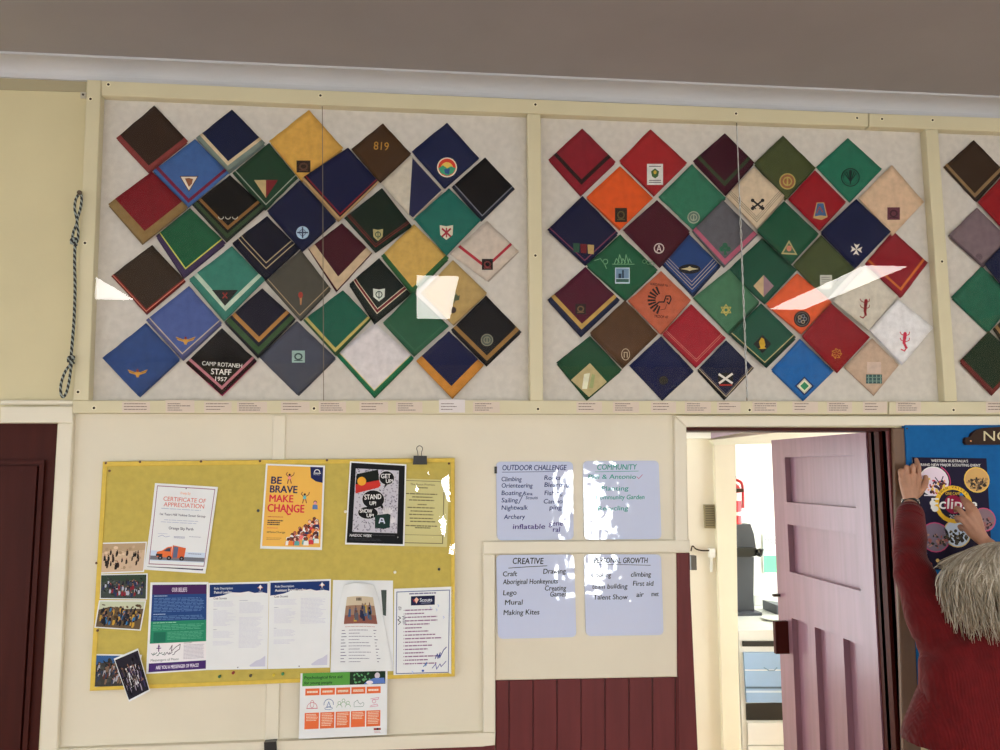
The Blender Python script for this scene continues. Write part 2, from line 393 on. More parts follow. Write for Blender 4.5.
# ---- closed maroon door
e = empty('door_1', ((ld_l + ld_r) / 2, .05, 0), kind='structure')
b = MB(); b.box(ld_l, ld_r, .045, .085, 0, ld_h, maroon_dark)
def frame(b, xa, xb, za, zb, w, ya, yb, mt):
    b.box(xa, xb, ya, yb, zb - w, zb, mt); b.box(xa, xb, ya, yb, za, za + w, mt); b.box(xa, xa + w, ya, yb, za + w, zb - w, mt); b.box(xb - w, xb, ya, yb, za + w, zb - w, mt)
b.build('door_panel', e)
b = MB(); pr_ = X(36, 520); za = .95; zt = Z(460, 20)
for (za, zt) in ((.95, Z(460, 20)), (.22, .78)):
    frame(b, ld_l + .13, pr_, za, zt, .014, .034, .05, maroon_dark); frame(b, ld_l + .15, pr_ - .02, za + .02, zt - .02, .012, .03, .05, maroon_dark)
b.build('door_moulding', e)
b = MB(); b.cyl((ld_l + .07, .045, 1.0), (ld_l + .07, -.01, 1.0), .012, maroon_line); b.cyl((ld_l + .07, -.01, 1.0), (ld_l + .07, -.05, 1.0), .028, mat((170, 150, 90), .25, 1, metal=1)); b.build('door_knob', e)
# ---- small marks and fixings on the lining
b = MB()
for (x, y) in [(41, 82)]: b.cyl(W(x, y, .0), W(x, y, .012), .006, gap_m)
# ================================================================ DISPLAY CASE
case = empty('display_case', W(500, 410, 0), 'long cream wall case with glass front filled with folded scarves', 'display case')
lining = mat((195, 190, 182), .85, 1.2, 'felt'); case_cream = mat((204, 196, 164), .4, 1.1, 'paint')
GF, FR, BK = .036, .046, .010
b = MB(); b.slab([(94, 90), (1130, 130), (1130, 409), (84, 409)], BK, .0, lining); b.build('back_panel', case)
def cpart(name, pts, mt=case_cream, f=FR, back=.0):
    m_ = MB(); m_.bslab(pts, f, back, mt, .002); return m_.build(name, case)
cpart('rail', [(101.3, 80.6), (360, 92.2), (620, 103.2), (868.5, 113.2), (868.5, 126.3), (620, 117), (360, 106.6), (101.3, 95)])
cpart('rail', [(869.5, 113.3), (1130, 122.5), (1130, 137), (869.5, 126.4)])
cpart('rail', [(72.5, 400.5), (500, 400.5), (888, 401.5), (888, 414.3), (500, 413.8), (72.5, 413.2)])
cpart('rail', [(889, 401.5), (1130, 402), (1130, 414.8), (889, 414.3)])
cpart('stile', [(87, 79.6), (101, 80.2), (88.5, 400.3), (73, 400.3)])
cpart('stile', [(527.5, 113.8), (540.8, 114.3), (543.2, 400.6), (530, 400.6)])
cpart('stile', [(925.8, 129), (938.2, 129.6), (957.5, 401.2), (945, 401.2)])
joint_m = mat((118, 108, 92), .5, 1)
glass = clear_sheet('case_glass', 0, .02)
def pane(pts):
    m_ = MB(); fr = [W(x, y, GF) for x, y in pts]; m_.prism(fr, [Vector((p.x, p.y + .003, p.z)) for p in fr], glass); return m_.build('glass_pane', case)
# thin single-skin sheets
pane([(100, 92), (321.6, 101), (323.2, 404), (86, 404)]); pane([(322.4, 101), (532, 111), (532, 404), (324, 404)])
pane([(538, 112), (736, 119.5), (746.6, 404), (540, 404)]); pane([(736.8, 119.5), (930, 126), (948, 404), (747.4, 404)]); pane([(936, 127), (1130, 134), (1130, 404), (953, 404)])
b = MB(); b.slab([(321.9, 101), (322.6, 101), (324.0, 401), (323.3, 401)], GF - .001, GF - .004, joint_m); b.build('glass_joint', case)
b = MB(); b.slab([(736.3, 119.5), (737.1, 119.5), (747.5, 401), (746.7, 401)], GF - .001, GF - .004, joint_m); b.build('glass_joint', case)
scr = mat((60, 48, 34), .35, 1, metal=.7); washer = mat((224, 214, 184), .4, 1.2)
for (x, y) in [(108.4, 84.5), (90.5, 99), (320.4, 95.5), (535.4, 104.5), (736, 113.6), (857, 118), (882, 119), (932.5, 120.2), (85, 243), (535.4, 255.5), (942, 261.5), (78, 392), (94, 408), (314, 408.5), (538, 409), (749.6, 410), (953.5, 410)]:
    b = MB(); p = W(x, y, FR); b.cyl(p + Vector((0, .002, 0)), p - Vector((0, .0006, 0)), .0072, washer, n=12); b.cyl(p, p - Vector((0, .0022, 0)), .0050, scr, .0036, 10); b.build('screw', case)
# ================================================================ SCARVES
SG = 1.2
def badge(kind, a, p):
    """a small embroidered or printed emblem, drawn on the cloth in front of p"""
    x, y = p[0], p[1]
    if kind == 'sq': (w, h, c, c2) = p[2:6]; a.rect(x - w / 2, y - h / 2, x + w / 2, y + h / 2, c); a.ring(x, y, w * .27, w * .12, c2, 1, 10, ry=h * .25); a.line([(x - w * .3, y + h * .33), (x + w * .3, y + h * .33)], h * .08, c2, 1)
    elif kind == 'round': (r, c, c2) = p[2:5]; a.ell(x, y, r, r, c2); a.ell(x, y, r * .84, r * .84, c, 1); a.ring(x, y, r * .5, r * .16, c2, 2, 12); a.line([(x, y - r * .4), (x, y + r * .4)], r * .2, c2, 2)
    elif kind == 'sunrise':
        r = 10; a.ell(x, y, r, r, (220, 214, 190)); a.ell(x, y, r * .88, r * .88, (200, 60, 40), 1); a.ell(x, y + 1, r * .62, r * .62, (225, 190, 90), 2)
        a.poly([(x - 8.6, y + 1), (x - 4, y - 2), (x, y + 1), (x + 4, y - 1), (x + 8.6, y + 1), (x + 6, y + 6), (x, y + 8.6), (x - 6, y + 6)], (60, 150, 110), 3); a.poly([(x - 3, y + 2), (x + 3, y + 1), (x + 2, y + 7), (x - 2, y + 6)], (40, 80, 130), 4)
    elif kind == 'tri':
        a.poly([(x - 9.5, y - 7), (x + 9.5, y - 7), (x, y + 9)], (70, 30, 30)); a.poly([(x - 8.3, y - 6.2), (x + 8.3, y - 6.2), (x, y + 7.6)], (215, 205, 185), 1); a.poly([(x - 4, y - 4.5), (x, y - 5), (x + 4, y - 4), (x + 3, y + 1), (x, y + 4), (x - 2, y)], (130, 80, 50), 2)
    elif kind == 'half': a.poly([(x - 12, y - 7), (x, y - 7), (x, y + 11)], (175, 155, 110)); a.poly([(x, y - 7), (x + 12, y - 7), (x, y + 11)], (110, 30, 36))
    elif kind == 'arcs':
        for i in range(3): a.ring(x - 7 + i * 7, y, 2.6, .8, (190, 190, 180), 0, 8, 10, 170)
    elif kind == 'cross': a.ell(x, y, 6.4, 6.4, (160, 185, 205)); a.rect(x - 5.4, y - .7, x + 5.4, y + .7, (40, 50, 80), 1); a.rect(x - .7, y - 5.4, x + .7, y + 5.4, (40, 50, 80), 1); a.ring(x, y, 3, .6, (40, 50, 80), 1)
    elif kind == 'dark':
        r = p[2]; a.ell(x, y, r, r, (24, 24, 26)); a.ring(x, y, r * .8, .6, (110, 104, 96), 1)
        for k in range(5): a.ring(x + 3 * math.cos(k * 1.26), y + 3 * math.sin(k * 1.26), 1.6, .8, (170, 156, 130) if k % 2 else (120, 130, 140), 2, 8)
    elif kind == 'shield':
        (w, h, c, c2, f) = p[2:7]
        a.poly([(x - w / 2, y - h / 2), (x, y - h * .42), (x + w / 2, y - h / 2), (x + w * .46, y + h * .15), (x, y + h / 2), (x - w * .46, y + h * .15)], c)
        if f == 'x': a.line([(x - w * .3, y - h * .25), (x + w * .3, y + h * .25)], 1.8, c2, 1); a.line([(x + w * .3, y - h * .25), (x - w * .3, y + h * .25)], 1.8, c2, 1); a.line([(x, y - h * .3), (x, y + h * .3)], 1.2, c2, 2)
        else: a.ring(x, y - .5, w * .26, 1, c2, 1, 10); a.line([(x, y - h * .3), (x, y + h * .3)], .9, c2, 2)
    elif kind == 'bird':
        c = (190, 140, 60); a.poly([(x - 10, y - 3), (x - 2, y), (x, y - 2), (x + 2, y), (x + 10, y - 3), (x + 8, y + .5), (x + 2, y + 2.4), (x + 1, y + 5), (x - 1, y + 5), (x - 2, y + 2.4), (x - 8, y + .5)], c); a.ell(x, y - 1.6, 1.3, 1.5, (120, 40, 40), 1, 8)
        for s_ in (-1, 1): a.line([(x + 3 * s_, y + .6), (x + 9 * s_, y - 1.4)], .5, (110, 80, 40), 1)
    elif kind == 'camp':
        c = (225, 222, 214); a.text('CAMP ROTANEH', x, y - 6.5, 4, c, 0, 40, 'c', 4, .012); a.text('STAFF', x - 1, y + 1.6, 5.6, c, 0, 20, 'c', 3, .035); a.text('1957', x - 1, y + 8, 4, c, 0, 11.5, 'c', 4, .03)
    elif kind == '819': a.text('819', x, y + 4, 8, (185, 140, 60), 0, 15, 'c', 4)
    elif kind == 'torch': a.poly([(x - 1, y - 1), (x + 1.6, y - 1), (x + .8, y + 7), (x - .4, y + 7)], (170, 120, 80)); a.ell(x, y - 3, 2.4, 3.2, (150, 50, 40), 1, 10)
    elif kind == 'btri': a.poly([(x - 13, y - 7), (x + 13, y - 7), (x, y + 9)], (28, 32, 30)); a.line([(x - 2, y - 4), (x + 2, y + 1)], 1.4, (130, 40, 35), 1); a.line([(x + 2, y - 4), (x - 2, y + 1)], 1.4, (130, 40, 35), 1)
    elif kind == 'maple':
        a.poly([(x - 4, y - 5), (x, y - 3), (x + 1, y - 7), (x + 4, y - 3), (x + 6, y - 4), (x + 5, y + 1), (x + 1, y + 2), (x, y + 5), (x - 1, y + 1), (x - 5, y)], (70, 80, 60)); a.ell(x - 1, y + 11, 3.3, 3.3, (60, 46, 40))
    elif kind == 'label':
        a.rect(x - 8, y - 10.5, x + 8, y + 10.5, (205, 205, 200)); a.poly([(x - 4, y - 3), (x, y - 6), (x + 4, y - 3), (x + 3, y + 2), (x, y + 4), (x - 3, y + 2)], (60, 90, 50), 1); a.ell(x, y - 2, 1.6, 2, (190, 160, 60), 2, 8)
        for yy in (-8, 6, 8): a.rect(x - 6, y + yy - .4, x + 6, y + yy + .4, (90, 80, 90), 1)
    elif kind == 'compass':
        c = (12, 36, 32); a.ring(x, y, 8.8, 1, c); a.ring(x, y, 7, .4, c)
        for k in range(6):
            t = math.radians(-150 + 24 * k); a.line([(x, y + 4), (x + 6.5 * math.cos(t), y - 1 + 6.5 * math.sin(t) * .9)], .9, c)
        a.line([(x, y - 7), (x, y + 6)], 1.3, c, 1)
    elif kind == 'swords':
        c = (24, 24, 26)
        for s_ in (-1, 1):
            a.line([(x - 5 * s_, y - 4), (x + 5 * s_, y + 4)], 1.8, c); a.ell(x - 5 * s_, y - 4, 1.9, 1.9, c, 0, 8); a.ell(x + 5 * s_, y + 4, 1.9, 1.9, c, 1, 8); a.line([(x + 2 * s_, y + 4.4), (x + 5 * s_, y + 1.2)], 1.2, c, 2)
    elif kind == 'bell':
        a.poly([(x - 4, y - 8.5), (x + 3.5, y - 8.5), (x + 7, y + 6), (x + 1, y + 9), (x - 7.5, y + 7)], (180, 150, 100)); a.poly([(x - 3.2, y - 7.6), (x + 2.8, y - 7.6), (x + 5.8, y + 5.2), (x, y + 4.4), (x - 6, y + 5.4)], (60, 90, 130), 1); a.line([(x - 4, y + 2), (x - 1, y - 4), (x + 2, y + 1)], 1, (150, 70, 60), 2)
    elif kind == 'flags':
        for i, c in enumerate(((36, 80, 62), (100, 30, 36), (175, 150, 95))): a.poly([(x - 10.5 + i * 7.2, y - 5 + i * .8), (x - 4 + i * 7.2, y - 4.6 + i * .8), (x - 4.4 + i * 7.2, y + 4.6 + i * .8), (x - 10 + i * 7.2, y + 4 + i * .8)], c)
    elif kind == 'camp2':
        a.rect(x - 7.3, y - 8, x + 7.3, y + 8, (180, 200, 215)); a.rect(x - 6.4, y - 7, x + 6.4, y + 2.6, (110, 140, 170), 1); a.rect(x - 6.4, y + 3.4, x + 6.4, y + 6.6, (50, 90, 80), 1)
        a.rect(x - 4, y - 2, x - 1, y + 2.6, (30, 50, 70), 2); a.rect(x - .4, y - 5.5, x + 1.4, y + 2.6, (30, 50, 70), 2)
        c = (120, 170, 130)
        for k in range(5): a.line([(x - 8 + k * 3.4, y - 12), (x - 6 + k * 3.2, y - 17 - (k % 2) * 4), (x - 3 + k * 3, y - 13)], .7, c)
        a.line([(x - 10, y - 11.4), (x + 12, y - 11.4)], .6, c); a.ring(x - 17, y - 14, 2.4, .6, c); a.line([(x - 18, y - 12), (x - 16, y - 7)], .6, c); a.line([(x - 28, y - 15), (x - 22, y - 17), (x - 20, y - 14)], .6, c)
        for k in range(3): a.ring(x + 22 + 4 * k, y - 14 + k, 1.8, .6, c)
    elif kind == 'A': a.ring(x, y, 4.7, 1.1, (210, 200, 196)); a.line([(x - 2, y + 3), (x, y - 3.4), (x + 2, y + 3)], 1, (210, 200, 196)); a.line([(x - 1.4, y + 1), (x + 1.4, y + 1)], .8, (210, 200, 196))
    elif kind == 'shamrock':
        c = (36, 92, 68)
        for dx, dy in ((-3, 0), (3, 0), (0, -3.6)): a.ell(x + dx, y + dy, 2.7, 2.7, c, abs(dx) * .2, 12)
        a.poly([(x - .8, y), (x + .8, y), (x + 1.8, y + 6), (x - 1, y + 6)], c, 2)
    elif kind == 'ptri': a.poly([(x - 8, y + 6), (x + 8.4, y + 7), (x, y - 8)], (165, 155, 110)); a.poly([(x - 5.6, y + 4.6), (x + 6, y + 5.2), (x, y - 5)], (60, 90, 66), 1); a.ell(x, y + .5, 2.6, 3, (190, 120, 100), 2, 10)
    elif kind == 'maltese':
        for k in range(4):
            t = k * math.pi / 2 + .08; f = lambda u, v: (x + u * math.cos(t) - v * math.sin(t), y + u * math.sin(t) + v * math.cos(t)); a.poly([(x, y), f(5.8, -3.1), f(4.4, 0), f(5.8, 3.1)], (215, 212, 200), k * .3)
    elif kind == 'oval': a.ell(x, y, 11, 4.8, (22, 22, 26)); a.poly([(x - 9, y), (x - 2, y - 1.4), (x, y - 3), (x + 2, y - 1.4), (x + 9, y), (x + 2, y + 1.2), (x, y + 2), (x - 2, y + 1.2)], (190, 180, 140), 1)
    elif kind == 'chief':
        c = (30, 22, 22)
        for k in range(9):
            t = math.radians(250 - k * 17); cx_, cy_ = x + 2, y - 1; r0, r1 = 6.5, 14.5
            a.poly([(cx_ + r0 * math.cos(t - .12), cy_ - r0 * math.sin(t - .12)), (cx_ + r1 * math.cos(t - .08), cy_ - r1 * math.sin(t - .08)), (cx_ + r1 * math.cos(t + .07), cy_ - r1 * math.sin(t + .07)), (cx_ + r0 * math.cos(t + .12), cy_ - r0 * math.sin(t + .12))], c, k * .2)
        a.line([(x - 4, y + 4), (x - 1, y + 1), (x + 4, y + 1)], 1.4, c); a.line([(x + 4, y + 1), (x + 6, y - 5), (x + 10, y - 5), (x + 11, y - 2), (x + 9, y + 3), (x + 7, y + 1)], 1.2, c, 2)
        a.line([(x + 7, y + 3), (x + 5, y + 8), (x, y + 9)], .6, (90, 50, 40), 1); a.ell(x + 7.4, y - 2, 1.4, .8, c, 3, 8)
        a.text('WARDANUP No. 1', x, y - 15, 2.4, c, 0, 20, 'c', 5, .02); a.text('TROOP 47', x + 1, y + 17, 2.6, c, 0, 14, 'c', 4, .02)
    elif kind == 'star':
        c = (185, 175, 95)
        for o_ in (0, 60): a.line([(x + 5.6 * math.cos(math.radians(o_ + 30 + 120 * k)), y + 5.6 * math.sin(math.radians(o_ + 30 + 120 * k))) for k in range(4)], .8, c)
        a.ring(x, y, 2.1, .8, c, 1, 10)
    elif kind == 'diamond':
        (r, c1, c2) = p[2:5]; a.poly([(x - r, y), (x, y - r * 1.08), (x, y + r * 1.08)], c1); a.poly([(x, y - r * 1.08), (x + r, y), (x, y + r * 1.08)], c2)
    elif kind == 'dia2':
        (r, c1, c2, c3) = p[2:6]; D = lambda q, c, l: a.poly([(x - q, y), (x, y - q), (x + q, y), (x, y + q)], c, l); D(r, c1, 0); D(r * .8, c2, 1); D(r * .62, (230, 225, 190), 2); D(r * .45, c3, 3)
    elif kind == 'eagle': a.poly([(x - 9, y), (x, y - 9.4), (x + 9, y), (x, y + 9.4)], (20, 22, 22)); a.poly([(x - 2, y + 4), (x - 3.5, y - 2), (x - 1, y - 6.5), (x + 1.6, y - 5), (x + 3, y + 1), (x + 2, y + 3), (x + 4, y + 4.4), (x, y + 5), (x - 4, y + 4.8)], (190, 155, 40), 1)
    elif kind == 'lizard':
        c = (130, 24, 32) if p[2] == 'm' else (190, 40, 70); s_ = -1 if p[2] == 'm' else 1
        body = [(x + 1, y - 7), (x + .6, y - 3), (x, y + 2), (x + 2.4 * s_, y + 7), (x + .4 * s_, y + 10), (x - 2.8 * s_, y + 8.4)]
        if s_ < 0: body = [(x + 2, y - 7), (x + 1.6, y - 3), (x + 1, y + 3), (x + 1.6, y + 7), (x - 1, y + 10), (x - 4, y + 8.6)]
        for i in range(3): a.line(body[i:i + 2], 3.4 - i * .5, c, 0)
        a.line(body[3:], 1.2, c, 1); a.ell(body[0][0], body[0][1], 1.7, 2.2, c, 1, 8)
        for dy in (-5, 1): a.line([(x + 1, y + dy), (x - 3, y + dy - 2), (x - 4, y + dy - 4)], .8, c, 2); a.line([(x + 1, y + dy), (x + 5, y + dy - 1.6), (x + 5.4, y + dy - 4)], .8, c, 2)
    elif kind == 'ringb': a.ring(x, y, 4, .7, (190, 175, 150), ry=5.6); a.line([(x - 1.8, y - 2), (x + 1.6, y - 2), (x + 1.6, y + 3)], .8, (190, 175, 150)); a.line([(x - 1.4, y - 2), (x - 1.4, y + 3)], .8, (190, 175, 150))
    elif kind == 'saltire': a.poly([(x - 8, y - 6), (x + 7, y - 6.4), (x + 8, y + 7), (x - 7, y + 7)], (16, 18, 22)); a.line([(x - 6.4, y - 4.6), (x + 6.4, y + 4)], 2.2, (215, 212, 205), 1); a.line([(x + 6.4, y - 5), (x - 6.2, y + 4)], 2.2, (215, 212, 205), 1.5); a.line([(x - 5.6, y + 6), (x + 6, y + 6)], 1.6, (150, 40, 36), 1)
    elif kind == 'gold': 
        c = (185, 125, 50)
        for k in range(7): t = k * .9; a.line([(x + 1.4 * math.cos(t), y + 1.4 * math.sin(t)), (x + 5.2 * math.cos(t), y + 5.2 * math.sin(t)), (x + 4 * math.cos(t + .6), y + 4 * math.sin(t + .6))], .8, c, k * .2)
    elif kind == 'plaid':
        a.rect(x - 8, y - 4.6, x + 8, y + 4.6, (50, 80, 84))
        for k in range(4): a.rect(x - 6 + 4 * k, y - 4.4, x - 5 + 4 * k, y + 4.4, (120, 150, 140), 1)
        for k in range(2): a.rect(x - 7.6, y - 2 + 3.6 * k, x + 7.6, y - 1.2 + 3.6 * k, (110, 140, 130), 2)
        a.rect(x - 7, y - 17, x + 7, y - 5.5, (196, 176, 164), 0)
    elif kind == 'paper': a.rect(x - 6, y - 7, x + 6, y + 7, (190, 190, 178)); a.para(x - 4.5, y - 5, x + 4.5, y + 4, 4, (120, 120, 110), 1)
    elif kind == 'foil': a.poly([(x - 18, y), (x + 1, y - 17), (x + 18, y + 2), (x, y + 17)], (176, 162, 120)); a.poly([(x - 5, y - 6), (x + 1, y - 7), (x - 2, y + 9), (x - 7, y + 9)], (214, 214, 190), 1); a.poly([(x + 3, y - 6), (x + 6, y - 5), (x + 4, y + 8), (x, y + 8)], (150, 160, 110), 1)
G = []
def scarf(i, c8, base, bands=(), bd=None, label='', under=None, split=None):
    corners = [(c8[0], c8[1]), (c8[2], c8[3]), (c8[4], c8[5]), (c8[6], c8[7])]
    rr = random.Random(i * 31 + 5)
    lev = next(l for l in range(6) if all(not (g[0] == l and abs(g[1] - c8[0]) < 64 and abs(g[2] - c8[1]) < 74) for g in G)) ; G.append((lev, c8[0], c8[1])); off = .0152 + lev * .0034
    T_, R_, B_, L_ = [W(x, y, off) for x, y in corners]
    cuts = sorted(set([round(k / 9, 4) for k in range(10)] + [round(1 - d, 4) for bnd in bands for d in bnd[:2] if d < 1] + [1.0]))
    # drop near-duplicate cuts that are not band edges
    keep = set([0.0, 1.0] + [round(1 - d, 4) for bnd in bands for d in bnd[:2]])
    cuts = [c for c in cuts if c in keep or all(abs(c - k) > .03 for k in keep)]
    n = len(cuts); vs = []; fs = []; fm = []; mats = [mat(base, .85, SG, 'fabric', spec=.06)]
    for bnd in bands:
        mm = mat(bnd[2], .8, SG, 'fabric', spec=.06)
        if mm not in mats: mats.append(mm)
    if split: mats.append(mat(split[1], .85, SG, 'fabric', spec=.06))
    sd = rr.random() * 100
    for t in cuts:
        for s in cuts:
            p = T_ + (R_ - T_) * s + (L_ - T_) * t + (B_ - R_ - L_ + T_) * s * t
            e = .0018
            w = noise.noise(Vector((s * 2.4 + sd, t * 2.4, 0)))
            edge = 1 if (s in (0, 1) or t in (0, 1)) else 0
            dx = e * noise.noise(Vector((s * 5 + sd, t * 5, 3))) * edge; dz = e * noise.noise(Vector((s * 5 + sd, t * 5, 9))) * edge
            vs.append(Vector((p.x + dx, p.y - .0005 * w, p.z + dz)))
    for j in range(n - 1):
        for k in range(n - 1):
            a = j * n + k; d = 1 - max((cuts[j] + cuts[j + 1]) / 2, (cuts[k] + cuts[k + 1]) / 2); mi = 0
            for bnd in bands:
                if bnd[0] <= d < bnd[1]: mi = mats.index(mat(bnd[2], .8, SG, 'fabric', spec=.06))
            fs.append([a, a + n, a + n + 1, a + 1]); fm.append(mi)
    ring_ = [k for k in range(n)] + [j * n + n - 1 for j in range(1, n)] + [(n - 1) * n + k for k in range(n - 2, -1, -1)] + [j * n for j in range(n - 2, 0, -1)]
    b0 = len(vs)
    for r_ in ring_: vs.append(Vector((vs[r_].x, -off + .0019, vs[r_].z)))
    m_ = len(ring_)
    side = mats.index(mat(bands[0][2], .8, SG, 'fabric', spec=.06)) if bands and bands[0][0] == 0 else 0
    for k in range(m_): fs.append([ring_[k], ring_[(k + 1) % m_], b0 + (k + 1) % m_, b0 + k]); fm.append(side)
    fs.append([b0 + k for k in range(m_)][::-1]); fm.append(0)
    o = obj('neckerchief', vs, fs, mats, None, fm); tag(o, label, 'scarf', 'folded scarves in the display case')
    for pgn in o.data.polygons[:(n - 1) ** 2]: pgn.use_smooth = True
    # the folded layer underneath that peeps out along the lower edges
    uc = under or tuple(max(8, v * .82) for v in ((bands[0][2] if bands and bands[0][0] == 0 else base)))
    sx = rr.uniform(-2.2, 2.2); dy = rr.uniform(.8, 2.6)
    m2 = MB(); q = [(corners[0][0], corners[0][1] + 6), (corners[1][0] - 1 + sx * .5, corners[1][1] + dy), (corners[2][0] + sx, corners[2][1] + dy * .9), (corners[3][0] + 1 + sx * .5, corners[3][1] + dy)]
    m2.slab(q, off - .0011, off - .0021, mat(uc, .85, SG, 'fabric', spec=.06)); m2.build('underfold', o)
    if split:
        a = Art(off + .0005, gain=SG, rough=.85, kind='fabric'); a.poly(split[0], split[1]); a.build('dark_triangle', o)
    if bd:
        a = Art(off + .0006, gain=SG, rough=.75, kind='fabric'); badge(bd[0], a, bd[1:]); a.build('badge', o)
    return o
W_ = (205, 195, 172); CRM = (196, 178, 146)
